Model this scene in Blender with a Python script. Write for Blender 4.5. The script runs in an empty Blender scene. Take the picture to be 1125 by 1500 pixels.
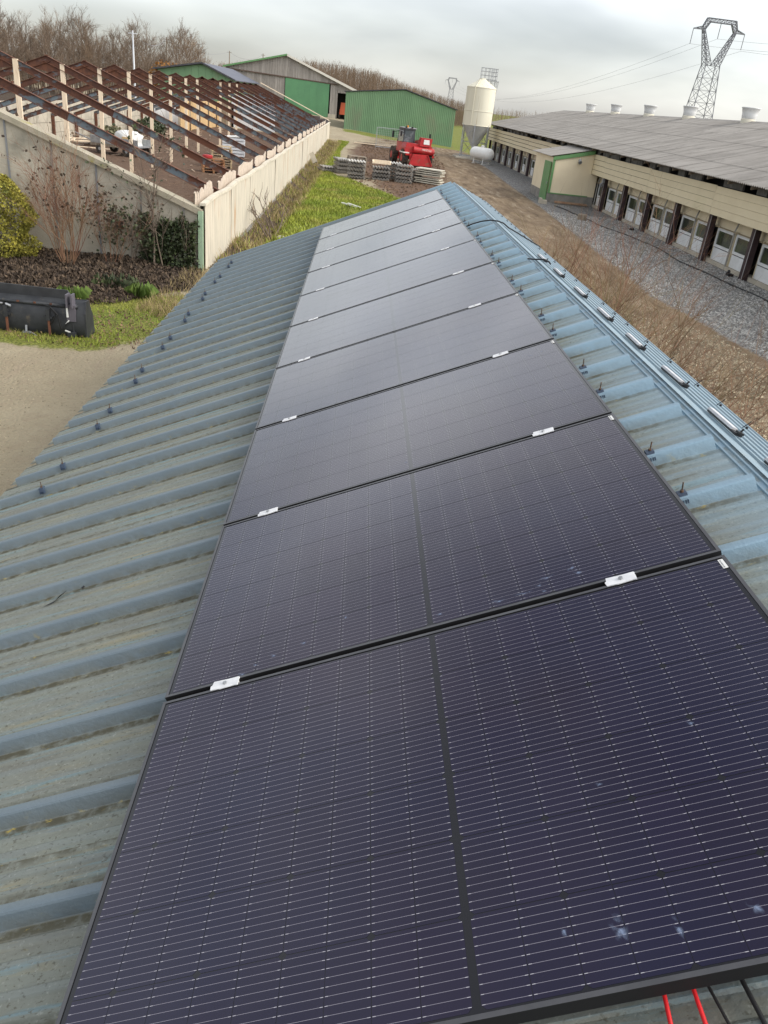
import bpy, math, random
import numpy as np
from mathutils import Vector, Matrix
sin, cos, pi = math.sin, math.cos, math.pi
C = bpy.context.scene
COL = C.collection
# ------------------------------------------------------------------ camera
# the world is laid out with the phone at x=0, y=0; ground level is z=0, the phone is 4.5 m up
ZG = 4.5
cd = bpy.data.cameras.new('camera'); cam = bpy.data.objects.new('camera', cd); COL.objects.link(cam)
cd.sensor_fit = 'VERTICAL'; cd.sensor_height = 36; cd.lens = 1150.39/1500*36
cd.clip_start = .05; cd.clip_end = 6000
pitch, roll, yaw = .47960, .11243, .07244
_f = Vector((sin(yaw)*cos(pitch), cos(yaw)*cos(pitch), -sin(pitch))); _r = Vector((cos(yaw), -sin(yaw), 0)); _u = _r.cross(_f)
r2 = cos(roll)*_r + sin(roll)*_u; u2 = -sin(roll)*_r + cos(roll)*_u
m = Matrix((r2, u2, -_f)).transposed().to_4x4(); m.translation = (0, 0, ZG); cam.matrix_world = m
C.camera = cam
# ------------------------------------------------------------------ world: overcast deck over a dim clear sky
SUN_EL, SUN_AZ = math.radians(40), math.radians(104)       # azimuth from +Y (north) clockwise
W = bpy.data.worlds.new('World'); C.world = W; W.use_nodes = True
nt = W.node_tree; nt.nodes.clear()
def N(nt, t, **k):
    n = nt.nodes.new(t)
    for a, b in k.items(): setattr(n, a, b)
    return n
out = N(nt, 'ShaderNodeOutputWorld'); add = N(nt, 'ShaderNodeAddShader')
sky = N(nt, 'ShaderNodeTexSky'); sky.sky_type = 'NISHITA'; sky.sun_disc = False; sky.sun_elevation = SUN_EL; sky.sun_rotation = SUN_AZ
b1 = N(nt, 'ShaderNodeBackground'); b1.inputs[1].default_value = .05
nt.links.new(sky.outputs[0], b1.inputs[0])
b2 = N(nt, 'ShaderNodeBackground'); b2.inputs[1].default_value = 1.0
tc = N(nt, 'ShaderNodeTexCoord'); sx = N(nt, 'ShaderNodeSeparateXYZ'); nt.links.new(tc.outputs['Generated'], sx.inputs[0])
def mth(op, a, b=None, c=None):
    n = N(nt, 'ShaderNodeMath', operation=op)
    for i, v in enumerate((a, b, c)):
        if v is None: continue
        if isinstance(v, (int, float)): n.inputs[i].default_value = v
        else: nt.links.new(v, n.inputs[i])
    return n.outputs[0]
zz = mth('MAXIMUM', sx.outputs[2], 0.0)
dv = mth('ADD', zz, .22)
cx = N(nt, 'ShaderNodeCombineXYZ'); nt.links.new(mth('DIVIDE', sx.outputs[0], dv), cx.inputs[0]); nt.links.new(mth('DIVIDE', sx.outputs[1], dv), cx.inputs[1])
no = N(nt, 'ShaderNodeTexNoise'); no.inputs['Scale'].default_value = 1.15; no.inputs['Detail'].default_value = 4; no.inputs['Roughness'].default_value = .5; no.inputs['Distortion'].default_value = .3
nt.links.new(cx.outputs[0], no.inputs['Vector'])
rp = N(nt, 'ShaderNodeValToRGB'); nt.links.new(no.outputs[0], rp.inputs[0])
rp.color_ramp.elements[0].position = .36; rp.color_ramp.elements[0].color = (.42, .42, .43, 1)
rp.color_ramp.elements[1].position = .62; rp.color_ramp.elements[1].color = (.535, .535, .53, 1)
vd = N(nt, 'ShaderNodeVectorMath', operation='DOT_PRODUCT'); nt.links.new(tc.outputs['Generated'], vd.inputs[0])
vd.inputs[1].default_value = (sin(SUN_AZ)*cos(SUN_EL), cos(SUN_AZ)*cos(SUN_EL), sin(SUN_EL))
sg_ = mth('MULTIPLY', mth('ADD', vd.outputs['Value'], 1.0), .5)
no2 = N(nt, 'ShaderNodeTexNoise'); no2.inputs['Scale'].default_value = .95; no2.inputs['Detail'].default_value = 3; no2.inputs['Roughness'].default_value = .45
mpo = N(nt, 'ShaderNodeMapping'); mpo.inputs['Location'].default_value = (4.2, 1.7, 0); nt.links.new(cx.outputs[0], mpo.inputs['Vector']); nt.links.new(mpo.outputs[0], no2.inputs['Vector'])
rg2 = N(nt, 'ShaderNodeMapRange'); rg2.inputs['From Min'].default_value = .34; rg2.inputs['From Max'].default_value = .66; rg2.inputs['To Min'].default_value = .50; rg2.inputs['To Max'].default_value = 1.5; nt.links.new(no2.outputs[0], rg2.inputs['Value'])
gain0 = mth('ADD', mth('MULTIPLY', mth('POWER', sg_, 4.0), 3.3), mth('ADD', .60, mth('SUBTRACT', mth('MULTIPLY', mth('MINIMUM', zz, .25), 4.2), mth('MULTIPLY', mth('MAXIMUM', mth('SUBTRACT', zz, .36), 0.0), 2.7))))
# broad cloud masses get more contrast overhead than in the hazy band near the horizon
gain = mth('MULTIPLY', gain0, mth('ADD', 1.0, mth('MULTIPLY', mth('SUBTRACT', rg2.outputs[0], 1.0), mth('MINIMUM', mth('ADD', .25, mth('MULTIPLY', zz, 4.0)), 1.0))))
mx = N(nt, 'ShaderNodeVectorMath', operation='SCALE'); nt.links.new(rp.outputs[0], mx.inputs[0]); nt.links.new(gain, mx.inputs['Scale'])
nt.links.new(mx.outputs[0], b2.inputs[0])
nt.links.new(b1.outputs[0], add.inputs[0]); nt.links.new(b2.outputs[0], add.inputs[1]); nt.links.new(add.outputs[0], out.inputs[0])
sl = bpy.data.lights.new('sun', 'SUN'); sl.energy = 1.9; sl.angle = math.radians(28); sl.color = (1, .93, .82)
so = bpy.data.objects.new('sun', sl); COL.objects.link(so)
sd = Vector((sin(SUN_AZ)*cos(SUN_EL), cos(SUN_AZ)*cos(SUN_EL), sin(SUN_EL)))
so.rotation_euler = sd.to_track_quat('Z', 'Y').to_euler(); so.location = (60, -60, 60)
C.view_settings.view_transform = 'Standard'; C.view_settings.look = 'None'; C.view_settings.exposure = 0.2; C.view_settings.gamma = 1
C.view_settings.use_curve_mapping = False
try: C.cycles.max_bounces = 6; C.cycles.transparent_max_bounces = 12
except Exception: pass
# ------------------------------------------------------------------ helpers
rnd = random.Random(7)
MATS = {}
def mat(name, c, c2=None, sc=4, lo=.4, hi=.62, c3=None, s3=2, l3=.56, h3=.66, rough=.85, metal=0, bump=0, bs=30, st=(1, 1, 1), st3=None,
        world=False, spec=.4, coat=0, island=0, objrnd=0, detail=6, emit=None, alpha=None):
    if name in MATS: return MATS[name]
    M = bpy.data.materials.new(name); M.use_nodes = True; t = M.node_tree; n = t.nodes; L = t.links
    P = n['Principled BSDF']; P.inputs['Roughness'].default_value = rough; P.inputs['Metallic'].default_value = metal
    P.inputs['Specular IOR Level'].default_value = spec
    if coat: P.inputs['Coat Weight'].default_value = coat; P.inputs['Coat Roughness'].default_value = .12
    if world: src = N(t, 'ShaderNodeNewGeometry').outputs['Position']
    else:
        src = N(t, 'ShaderNodeTexCoord').outputs['Object']
        oi = N(t, 'ShaderNodeObjectInfo'); va = N(t, 'ShaderNodeVectorMath', operation='ADD'); ms = N(t, 'ShaderNodeVectorMath', operation='SCALE')
        cb = N(t, 'ShaderNodeCombineXYZ')
        for i in range(3): L.new(oi.outputs['Random'], cb.inputs[i])
        L.new(cb.outputs[0], ms.inputs[0]); ms.inputs['Scale'].default_value = 37
        L.new(src, va.inputs[0]); L.new(ms.outputs[0], va.inputs[1]); src = va.outputs[0]
    def noise(scale, stretch, det=detail):
        mp = N(t, 'ShaderNodeMapping'); mp.inputs['Scale'].default_value = stretch; L.new(src, mp.inputs['Vector'])
        x = N(t, 'ShaderNodeTexNoise'); x.inputs['Scale'].default_value = scale; x.inputs['Detail'].default_value = det; x.inputs['Roughness'].default_value = .6
        L.new(mp.outputs[0], x.inputs['Vector']); return x.outputs[0]
    def ramp(v, a, b):
        r = N(t, 'ShaderNodeMapRange'); r.inputs['From Min'].default_value = a; r.inputs['From Max'].default_value = b; L.new(v, r.inputs['Value']); return r.outputs[0]
    def mix(f, a, b):
        x = N(t, 'ShaderNodeMix', data_type='RGBA'); 
        if isinstance(f, float): x.inputs[0].default_value = f
        else: L.new(f, x.inputs[0])
        for v, s in ((a, 6), (b, 7)):
            if isinstance(v, tuple): x.inputs[s].default_value = (*v, 1)
            else: L.new(v, x.inputs[s])
        return x.outputs[2]
    col = c
    if c2: col = mix(ramp(noise(sc, st), lo, hi), c, c2)
    if c3: col = mix(ramp(noise(s3, st3 or st), l3, h3), col, c3)
    if island or objrnd:
        rv = N(t, 'ShaderNodeNewGeometry').outputs['Random Per Island'] if island else N(t, 'ShaderNodeObjectInfo').outputs['Random']
        k = island or objrnd
        r = N(t, 'ShaderNodeMapRange'); r.inputs['To Min'].default_value = 1-k; r.inputs['To Max'].default_value = 1+k; L.new(rv, r.inputs['Value'])
        s = N(t, 'ShaderNodeVectorMath', operation='SCALE'); L.new(r.outputs[0], s.inputs['Scale'])
        if isinstance(col, tuple): s.inputs[0].default_value = col
        else: L.new(col, s.inputs[0])
        col = s.outputs[0]
    if isinstance(col, tuple): P.inputs['Base Color'].default_value = (*col, 1)
    else: L.new(col, P.inputs['Base Color'])
    if bump:
        b = N(t, 'ShaderNodeBump'); b.inputs['Strength'].default_value = 1; b.inputs['Distance'].default_value = bump
        L.new(noise(bs, st, 4), b.inputs['Height']); L.new(b.outputs[0], P.inputs['Normal'])
    if emit: P.inputs['Emission Color'].default_value = (*emit, 1); P.inputs['Emission Strength'].default_value = 1
    MATS[name] = M; return M

class MB:
    def __init__(s): s.v = []; s.f = []; s.mi = []; s.cur = 0
    def add(s, vs, fs):
        o = len(s.v); s.v += [tuple(v) for v in vs]; s.f += [tuple(i+o for i in f) for f in fs]; s.mi += [s.cur]*len(fs); return s
    def hexa(s, p): # 8 pts: bottom 0-3 ccw, top 4-7
        return s.add(p, [(3, 2, 1, 0), (4, 5, 6, 7), (0, 1, 5, 4), (1, 2, 6, 5), (2, 3, 7, 6), (3, 0, 4, 7)])
    def box(s, x0, x1, y0, y1, z0, z1):
        return s.hexa([(x0, y0, z0), (x1, y0, z0), (x1, y1, z0), (x0, y1, z0), (x0, y0, z1), (x1, y0, z1), (x1, y1, z1), (x0, y1, z1)])
    def bar(s, a, b, w, h, up=(0, 0, 1)):
        a, b = Vector(a), Vector(b); d = (b-a).normalized(); up = Vector(up)
        if abs(d.dot(up)) > .98: up = Vector((0, 1, 0))
        x = d.cross(up).normalized()*w/2; z = x.cross(d).normalized()*h/2
        return s.hexa([a-x-z, a+x-z, b+x-z, b-x-z, a-x+z, a+x+z, b+x+z, b-x+z])
    def tube(s, a, b, r0, r1=None, n=8, cap=True):
        r1 = r0 if r1 is None else r1; a, b = Vector(a), Vector(b); d = (b-a)
        d = d.normalized() if d.length > 1e-9 else Vector((0, 0, 1))
        x = d.cross(Vector((0, 0, 1)) if abs(d.z) < .9 else Vector((1, 0, 0))).normalized(); y = d.cross(x)
        vs = [a+(x*cos(2*pi*i/n)+y*sin(2*pi*i/n))*r0 for i in range(n)]+[b+(x*cos(2*pi*i/n)+y*sin(2*pi*i/n))*r1 for i in range(n)]
        fs = [(i, (i+1) % n, n+(i+1) % n, n+i) for i in range(n)]
        if cap: fs += [tuple(range(n))[::-1], tuple(range(n, 2*n))]
        return s.add(vs, fs)
    def path(s, pts, r, n=5):
        for a, b in zip(pts, pts[1:]): s.tube(a, b, r, r, n, False)
        return s
    def lathe(s, prof, n=16, at=(0, 0, 0)):
        vs = [(at[0]+r*cos(2*pi*i/n), at[1]+r*sin(2*pi*i/n), at[2]+z) for r, z in prof for i in range(n)]
        fs = [(k*n+i, k*n+(i+1) % n, (k+1)*n+(i+1) % n, (k+1)*n+i) for k in range(len(prof)-1) for i in range(n)]
        return s.add(vs, fs)
    def prism(s, pts, axis, a, b): # polygon in the plane perpendicular to axis, extruded a..b
        def P(p, t): return {'x': (t, p[0], p[1]), 'y': (p[0], t, p[1]), 'z': (p[0], p[1], t)}[axis]
        n = len(pts)
        return s.add([P(p, a) for p in pts]+[P(p, b) for p in pts], [tuple(range(n))[::-1], tuple(range(n, 2*n))]+[(i, (i+1) % n, n+(i+1) % n, n+i) for i in range(n)])
    def grid(s, P, nu, nv):
        return s.add([P(i, j) for j in range(nv) for i in range(nu)], [(j*nu+i, j*nu+i+1, (j+1)*nu+i+1, (j+1)*nu+i) for j in range(nv-1) for i in range(nu-1)])
    def mesh(s, name, m, off=(0, 0, 0), smooth=False):
        me = bpy.data.meshes.new(name); o = Vector(off)
        me.from_pydata([Vector(v)-o for v in s.v], [], s.f)
        for q in (m if isinstance(m, (list, tuple)) else [m]): me.materials.append(q)
        if isinstance(m, (list, tuple)): me.polygons.foreach_set('material_index', s.mi)
        if smooth: me.polygons.foreach_set('use_smooth', [True]*len(me.polygons))
        me.validate(); me.update(); return me
    def build(s, name, m, parent=None, smooth=False, stuff=False, label=None, local=False):
        off = (0, 0, 0) if (parent is None or local) else wloc(parent)
        o = bpy.data.objects.new(name, s.mesh(name, m, off, smooth)); COL.objects.link(o)
        if parent: o.parent = parent
        if stuff: o['kind'] = 'stuff'
        if label: o['label'] = label
        return o
def wloc(o):
    v = Vector(o.location)
    while o.parent: o = o.parent; v += Vector(o.location)
    return v
def thing(name, label, cat, loc=(0, 0, 0), rz=0, group=None):
    o = bpy.data.objects.new(name, None); COL.objects.link(o); o.location = loc; o.rotation_euler = (0, 0, rz); o.empty_display_size = .3
    o['label'] = label; o['category'] = cat
    if group: o['group'] = group
    return o
def tag(o, label, cat, group=None):
    o['label'] = label; o['category'] = cat
    if group: o['group'] = group
    return o
def struct(o): o['kind'] = 'structure'; return o
def inst(me, name, parent=None, loc=(0, 0, 0), rot=(0, 0, 0), sc=(1, 1, 1)):
    o = bpy.data.objects.new(name, me); COL.objects.link(o); o.location = loc; o.rotation_euler = rot; o.scale = sc
    if parent: o.parent = parent
    return o
def copy_tree(o, loc=None, rz=None, parent=None, sc=None):
    c = o.copy(); COL.objects.link(c)
    if loc is not None: c.location = loc
    if rz is not None: c.rotation_euler = (0, 0, rz)
    if sc is not None: c.scale = (sc, sc, sc)
    if parent: c.parent = parent
    for ch in list(o.children): copy_tree(ch, parent=c)
    return c

# ------------------------------------------------------------------ materials
rib_blue = None
concrete = mat('concrete', (.50, .45, .36), (.41, .37, .295), 1.3, .4, .65, (.20, .19, .15), .9, .56, .75, .9, bump=.01, bs=20, detail=8)
concrete_dark = mat('concrete_dark', (.28, .26, .23), (.2, .19, .17), 2, rough=.95, bump=.01, bs=15)
cream_sheet = mat('cream_sheet', (.60, .545, .44), (.49, .45, .365), 2.2, .4, .7, (.42, .21, .08), 1.3, .60, .73, .8, st=(1, 3, .5), st3=(1, 2.2, .18), bump=.004, bs=12, world=True)
broken_sheet_m = mat('broken_sheet', (.62, .52, .42), (.5, .42, .33), 6, rough=.9, bump=.01, bs=20)
rust = mat('rusty_blue_steel', (.13, .055, .033), (.09, .04, .028), 8, .4, .6, (.13, .16, .18), 1.6, .58, .63, .75, bump=.004, bs=40, st3=(.6, 1.5, 1.5), world=True)
rust2 = mat('rusty_steel', (.16, .065, .035), (.10, .045, .03), 6, .4, .6, rough=.8, bump=.004, bs=40)
raw_wood = mat('raw_wood', (.88, .74, .55), (.80, .64, .46), 3, .4, .6, (.5, .33, .18), 5, .62, .7, .75, st=(6, 6, .5))
old_wood = mat('old_wood', (.30, .25, .19), (.20, .16, .12), 4, .4, .6, rough=.9, st=(5, 5, .5), objrnd=.2)
grey_wood = mat('grey_wood', (.36, .325, .29), (.25, .225, .20), 1.5, .4, .65, rough=.95, st=(6, 6, .35), objrnd=.14)
green_clad = mat('green_cladding', (.15, .26, .14), (.125, .225, .12), .5, .35, .7, (.17, .21, .13), .35, .55, .7, .6, st3=(1, 1, .4), world=True, objrnd=.05)
green_trim = mat('green_trim', (.14, .30, .12), (.12, .26, .1), 2, rough=.5)
fibro = mat('fibre_cement', (.325, .305, .28), (.235, .22, .20), .9, .35, .65, (.13, .125, .115), 2.5, .6, .75, .95, bump=.006, bs=14, world=True, st=(.6, 1.6, 1), objrnd=.05)
cream_board = mat('cream_board', (.70, .61, .42), (.64, .55, .37), 1.2, .3, .7, (.42, .40, .2), .12, .62, .8, rough=.7, world=True, objrnd=.03)
cream_wall = mat('cream_wall', (.80, .69, .49), (.75, .64, .45), .8, rough=.75)
white_pvc = mat('white_pvc', (.75, .76, .76), (.66, .67, .66), 2, rough=.45, objrnd=.04)
brown_paint = mat('brown_paint', (.035, .018, .02), (.05, .028, .028), 3, rough=.6)
glass_dark = mat('window_glass', (.03, .035, .03), (.07, .085, .04), 1.2, .4, .6, rough=.12, spec=.6, objrnd=.5)
dark = mat('dark_void', (.02, .019, .018), rough=.9)
steel = mat('galvanised', (.45, .46, .47), (.32, .33, .34), 6, rough=.45, metal=.6)
alu = mat('aluminium', (.60, .60, .61), (.50, .50, .51), 20, rough=.5, metal=.2)
black_steel = mat('black_steel', (.028, .03, .034), (.045, .048, .052), 3, .4, .6, (.10, .085, .065), 4, .62, .72, .5, bump=.003, bs=25)
black_plastic = mat('black_plastic', (.012, .012, .013), rough=.5)
cable_black = mat('black_cable', (.015, .015, .016), rough=.6)
cable_red = mat('red_cable', (.75, .02, .025), rough=.4)
red_paint = mat('red_paint', (.50, .022, .025), (.38, .02, .022), 3, .4, .6, (.22, .10, .06), 4, .56, .7, .45, spec=.5)
rubber = mat('rubber', (.035, .032, .03), (.12, .085, .055), 4, .45, .65, rough=.9)
white_paint = mat('white_paint', (.8, .8, .77), (.74, .73, .69), 3, rough=.35)
silo_cream = mat('silo_cream', (.74, .70, .56), (.68, .64, .50), .6, .35, .7, (.40, .28, .13), .9, .58, .78, .5, st=(3, 3, .25), st3=(4, 4, .2))
bark = mat('bark', (.20, .155, .115), (.13, .10, .08), 3, rough=.95, world=True)
bark_far = mat('twigs_far', (.235, .165, .11), (.165, .12, .085), .02, .4, .6, (.36, .23, .12), .05, .55, .7, rough=1, world=True)
twig_red = mat('twigs_reddish', (.21, .10, .065), (.25, .15, .085), 1.2, .4, .6, rough=.9, world=True)
leaf_dark = mat('leaf_dark', (.035, .05, .02), (.06, .075, .03), 3, rough=.55, island=.5)
leaf_brown = mat('leaf_litter', (.10, .07, .045), (.055, .04, .03), 5, rough=.95, island=.55)
leaf_yellow = mat('leaf_yellow', (.40, .35, .055), (.25, .235, .04), 4, .4, .6, (.12, .13, .03), 3, .56, .68, rough=.8, island=.4, world=True)
leaf_mid = mat('leaf_mid', (.10, .16, .03), (.14, .2, .04), 4, rough=.7, island=.4)
grass_m = mat('grass_blades', (.30, .33, .045), (.18, .24, .03), .35, .35, .65, (.34, .29, .09), .5, .52, .68, rough=.8, island=.35, world=True)
straw = mat('dry_grass', (.38, .30, .15), (.28, .21, .10), 2, rough=.9, island=.35)
stone_m = mat('stones', (.38, .37, .345), (.26, .255, .24), 2, rough=.9, island=.5)
stone_warm = mat('stones_warm', (.40, .34, .24), (.26, .22, .15), 2, rough=.9, island=.5)
white_sheet = mat('white_sheet', (.70, .72, .74), (.60, .62, .65), 1, rough=.5)
tan_board = mat('tan_board', (.58, .40, .20), (.52, .35, .17), .6, rough=.8)

# ------------------------------------------------------------------ ground
def sstep(a, b, x): t = np.clip((x-a)/(b-a), 0, 1); return t*t*(3-2*t)
def hnoise(x, y):
    return (np.sin(x*1.3+y*.7)+np.sin(x*.53-y*1.1+2)+np.sin(x*2.9+y*2.3+1)*.5+np.sin(y*3.7-x*1.9)*.4)*.02
def ground(x, y):
    x = np.asarray(x, float); y = np.asarray(y, float)
    h = hnoise(x, y)*(1-sstep(9, 10.5, x)*(y < 98))
    t = sstep(98, 122, y)*sstep(-60, -30, x)*(1-sstep(16, 30, x))
    h = h + t*(.62-np.clip(x+2.7, -6, 18)*.06)+sstep(122, 156, y)*sstep(-60, -30, x)*(1-sstep(-3, 8, x))*.12
    d = np.exp(-((x+3.25)/.55)**2)*sstep(24, 30, y)*(1-sstep(88, 96, y))*.42
    bank = sstep(17.2, 20, y)*(1-sstep(21.8, 22.2, y))*(x < -3.9)*.16*sstep(-4, -7, x)
    rut = (np.exp(-((x-6.6-(y-20)*.015)/.35)**2)+np.exp(-((x-8.2-(y-20)*.015)/.35)**2))*.05*(y > 12)*(y < 95)
    return h-d+bank-rut
def gz(x, y): return float(ground(x, y))-ZG
def axis(vals): 
    r = []
    for a, b, s in vals: r += list(np.arange(a, b, s))
    return np.array(r+[vals[-1][1]])
xs = axis([(-3000, -300, 300), (-300, -60, 20), (-60, -21, 3), (-21, -10, .5), (-10, 16, .2), (16, 60, 4), (60, 300, 40), (300, 3000, 300)])
ys = axis([(-300, -20, 40), (-20, 4, 3), (4, 30, .2), (30, 70, .3), (70, 125, .6), (125, 170, 3), (170, 300, 20), (300, 6000, 600)])
GX, GY = np.meshgrid(xs, ys); GZ = ground(GX, GY)-ZG
def pdist(X, Y, poly):
    d = np.full(X.shape, 1e9); ins = np.zeros(X.shape, bool); n = len(poly)
    for i in range(n):
        (x0, y0), (x1, y1) = poly[i], poly[(i+1) % n]; ex, ey = x1-x0, y1-y0
        t = np.clip(((X-x0)*ex+(Y-y0)*ey)/(ex*ex+ey*ey+1e-12), 0, 1); d = np.minimum(d, np.hypot(X-x0-t*ex, Y-y0-t*ey))
        c = ((y0 > Y) != (y1 > Y)) & (X < (x1-x0)*(Y-y0)/((y1-y0) if y1 != y0 else 1e-9)+x0); ins ^= c
    return np.where(ins, -d, d)
def pmask(X, Y, poly, soft): return np.clip(.5-pdist(X, Y, poly)/(2*soft), 0, 1)
GRASS = [(-3.3, 22), (-1.2, 30), (2.6, 43.5), (.9, 48), (-.3, 52), (-2, 56), (-1.6, 66), (-2.0, 80), (-1.5, 98), (-2.7, 99), (-2.75, 60), (-2.9, 40)]
GRASS2 = [(-14, 13.9), (-5.8, 13.9), (-4.6, 14.0), (-3.6, 15.5), (-3.6, 19), (-5.6, 17.6), (-7, 15.4), (-14, 15.2)]
GRASS3 = [(-2.6, 114), (12.6, 109), (14, 119.5), (-2.8, 119.5)]
GRASS4 = [(12.5, 99), (200, 99), (200, 400), (13, 400)]
GRAVEL = [(9.9, 8), (9.9, 18), (9.3, 24.4), (9.8, 34.3), (10.5, 47.8), (10.9, 62), (11.6, 80), (11.2, 94), (10.5, 99), (40, 99), (40, 8)]
MUD = [(-19.9, 22), (-4.1, 22), (-4.1, 100), (-19.9, 100)]
MUD2 = [(1.5, 44), (4.5, 47), (6.2, 60), (7.0, 78), (6, 100), (-.5, 99), (-1.2, 84), (-1.0, 66), (0, 57), (1.2, 50)]
LITTER = [(-14, 16.0), (-6.6, 16.2), (-5.2, 17.8), (-3.7, 19.5), (-3.9, 22), (-14, 22)]
DITCH = [(-4, 22), (-3.1, 22), (-2.5, 40), (-2.4, 95), (-4, 95)]
LEFTW = [(-3000, 22), (-20, 22), (-20, 100), (-60, 180), (-3000, 300)]
ROADS = [(2, 5), (4.5, 5), (5.0, 12), (6.8, 20), (7.4, 35), (7.7, 45), (8.6, 62), (9.4, 80), (9.9, 96), (9.6, 97), (9, 80), (8, 62), (6.2, 40), (4.5, 25), (2.5, 12)]
MID = [(5.5, 6), (7.2, 14), (7.3, 20), (6.6, 30), (6, 42), (8.2, 60), (9.5, 80), (10.3, 94), (10.9, 94), (10.6, 62), (9.8, 46), (9.2, 34), (8.9, 24), (9.5, 16), (9.5, 6)]
g = np.maximum.reduce([pmask(GX, GY, GRASS, .8), pmask(GX, GY, GRASS2, .35), pmask(GX, GY, GRASS3, .8), pmask(GX, GY, GRASS4, 2)])
g = np.maximum(g, pmask(GX, GY, [(-3000, 260), (3000, 260), (3000, 6000), (-3000, 6000)], 20))
gv = pmask(GX, GY, GRAVEL, .45)
mu = np.maximum(pmask(GX, GY, MUD, .15), pmask(GX, GY, MUD2, 1.6)*.9)
li = np.maximum.reduce([pmask(GX, GY, LITTER, .5), pmask(GX, GY, DITCH, .35)*.85, pmask(GX, GY, LEFTW, 3)*.8])
me = bpy.data.meshes.new('ground')
nx, ny = len(xs), len(ys)
idx = np.arange(nx*ny).reshape(ny, nx)
fc = np.stack([idx[:-1, :-1], idx[:-1, 1:], idx[1:, 1:], idx[1:, :-1]], -1).reshape(-1, 4)
me.from_pydata(np.stack([GX, GY, GZ], -1).reshape(-1, 3).tolist(), [], fc.tolist())
at = me.color_attributes.new('zone', 'FLOAT_COLOR', 'POINT')
at.data.foreach_set('color', np.stack([g, gv, mu, li], -1).astype(np.float32).ravel())
me.polygons.foreach_set('use_smooth', [True]*len(me.polygons))
gm = bpy.data.materials.new('ground'); gm.use_nodes = True; t = gm.node_tree; L = t.links; P = t.nodes['Principled BSDF']; P.inputs['Roughness'].default_value = .95; P.inputs['Specular IOR Level'].default_value = .2
pos = N(t, 'ShaderNodeNewGeometry').outputs['Position']
av = N(t, 'ShaderNodeAttribute'); av.attribute_name = 'zone'; sep = N(t, 'ShaderNodeSeparateColor'); L.new(av.outputs['Color'], sep.inputs[0])
def gnoise(s, d=6, r=.6, kind='N'):
    x = N(t, 'ShaderNodeTexNoise' if kind == 'N' else 'ShaderNodeTexVoronoi'); x.inputs['Scale'].default_value = s
    if kind == 'N': x.inputs['Detail'].default_value = d; x.inputs['Roughness'].default_value = r
    L.new(pos, x.inputs['Vector']); return x
def gr(v, a, b, c=0, d=1):
    r = N(t, 'ShaderNodeMapRange'); r.inputs['From Min'].default_value = a; r.inputs['From Max'].default_value = b; r.inputs['To Min'].default_value = c; r.inputs['To Max'].default_value = d; L.new(v, r.inputs['Value']); return r.outputs[0]
def gm2(f, a, b):
    x = N(t, 'ShaderNodeMix', data_type='RGBA'); L.new(f, x.inputs[0])
    for v, s in ((a, 6), (b, 7)):
        if isinstance(v, tuple): x.inputs[s].default_value = (*v, 1)
        else: L.new(v, x.inputs[s])
    return x.outputs[2]
def gmath(op, a, b):
    n = N(t, 'ShaderNodeMath', operation=op)
    for i, v in enumerate((a, b)):
        if isinstance(v, (int, float)): n.inputs[i].default_value = v
        else: L.new(v, n.inputs[i])
    return n.outputs[0]
big = gnoise(.5, 8, .65).outputs[0]; mid = gnoise(3.5, 8, .7).outputs[0]; fine = gnoise(22, 6, .7).outputs[0]
def edge(ch, n=big, k=1.1): return gr(gmath('ADD', ch, gmath('MULTIPLY', gmath('SUBTRACT', n, .5), k)), .4, .6)
sp_ = N(t, 'ShaderNodeSeparateXYZ'); L.new(pos, sp_.inputs[0])
dirt = gm2(gr(sp_.outputs[0], 0, 3), gm2(gr(big, .35, .65), (.38, .325, .225), (.31, .26, .175)), gm2(gr(big, .35, .65), (.25, .185, .115), (.165, .115, .075)))
dirt = gm2(gr(mid, .5, .72), dirt, (.32, .26, .18))
mps = N(t, 'ShaderNodeMapping'); mps.inputs['Scale'].default_value = (1, .13, 1); L.new(pos, mps.inputs['Vector'])
stn_ = N(t, 'ShaderNodeTexNoise'); stn_.inputs['Scale'].default_value = 2.2; stn_.inputs['Detail'].default_value = 7; stn_.inputs['Roughness'].default_value = .65; L.new(mps.outputs[0], stn_.inputs['Vector'])
dirt = gm2(gmath('MULTIPLY', gr(stn_.outputs[0], .5, .66), gr(sp_.outputs[0], 0, 3)), dirt, (.115, .08, .05))
dirt = gm2(gr(stn_.outputs[0], .44, .34), dirt, (.33, .27, .19))
dirt = gm2(gr(fine, .62, .72), dirt, (.42, .38, .30))
dirt = gm2(gr(fine, .38, .28), dirt, (.14, .11, .07))
mud = gm2(gr(mid, .35, .65), (.165, .105, .07), (.10, .062, .042)); mud = gm2(gr(fine, .6, .72), mud, (.22, .16, .11))
lit = gm2(gr(fine, .4, .6), (.045, .032, .024), (.10, .072, .05)); lit = gm2(gr(mid, .6, .72), lit, (.07, .075, .03))
gra = gm2(gr(big, .35, .65), (.19, .23, .04), (.28, .27, .07)); gra = gm2(gr(mid, .55, .7), gra, (.17, .125, .07)); gra = gm2(gr(fine, .55, .4), gra, (.07, .09, .02))
vo = gnoise(19, kind='V'); vs = N(t, 'ShaderNodeSeparateColor'); L.new(vo.outputs['Color'], vs.inputs[0])
gra2 = gm2(vs.outputs[0], (.16, .155, .15), (.40, .39, .37)); gra2 = gm2(gr(vo.outputs['Distance'], .45, .75), gra2, (.07, .07, .07)); gra2 = gm2(gr(big, .5, .7), gra2, (.22, .21, .19))
col = gm2(edge(sep.outputs[2]), dirt, mud); col = gm2(edge(av.outputs['Alpha']), col, lit); col = gm2(edge(sep.outputs[0], mid, 1.0), col, gra); col = gm2(edge(sep.outputs[1], mid, .6), col, gra2)
L.new(col, P.inputs['Base Color'])
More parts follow.
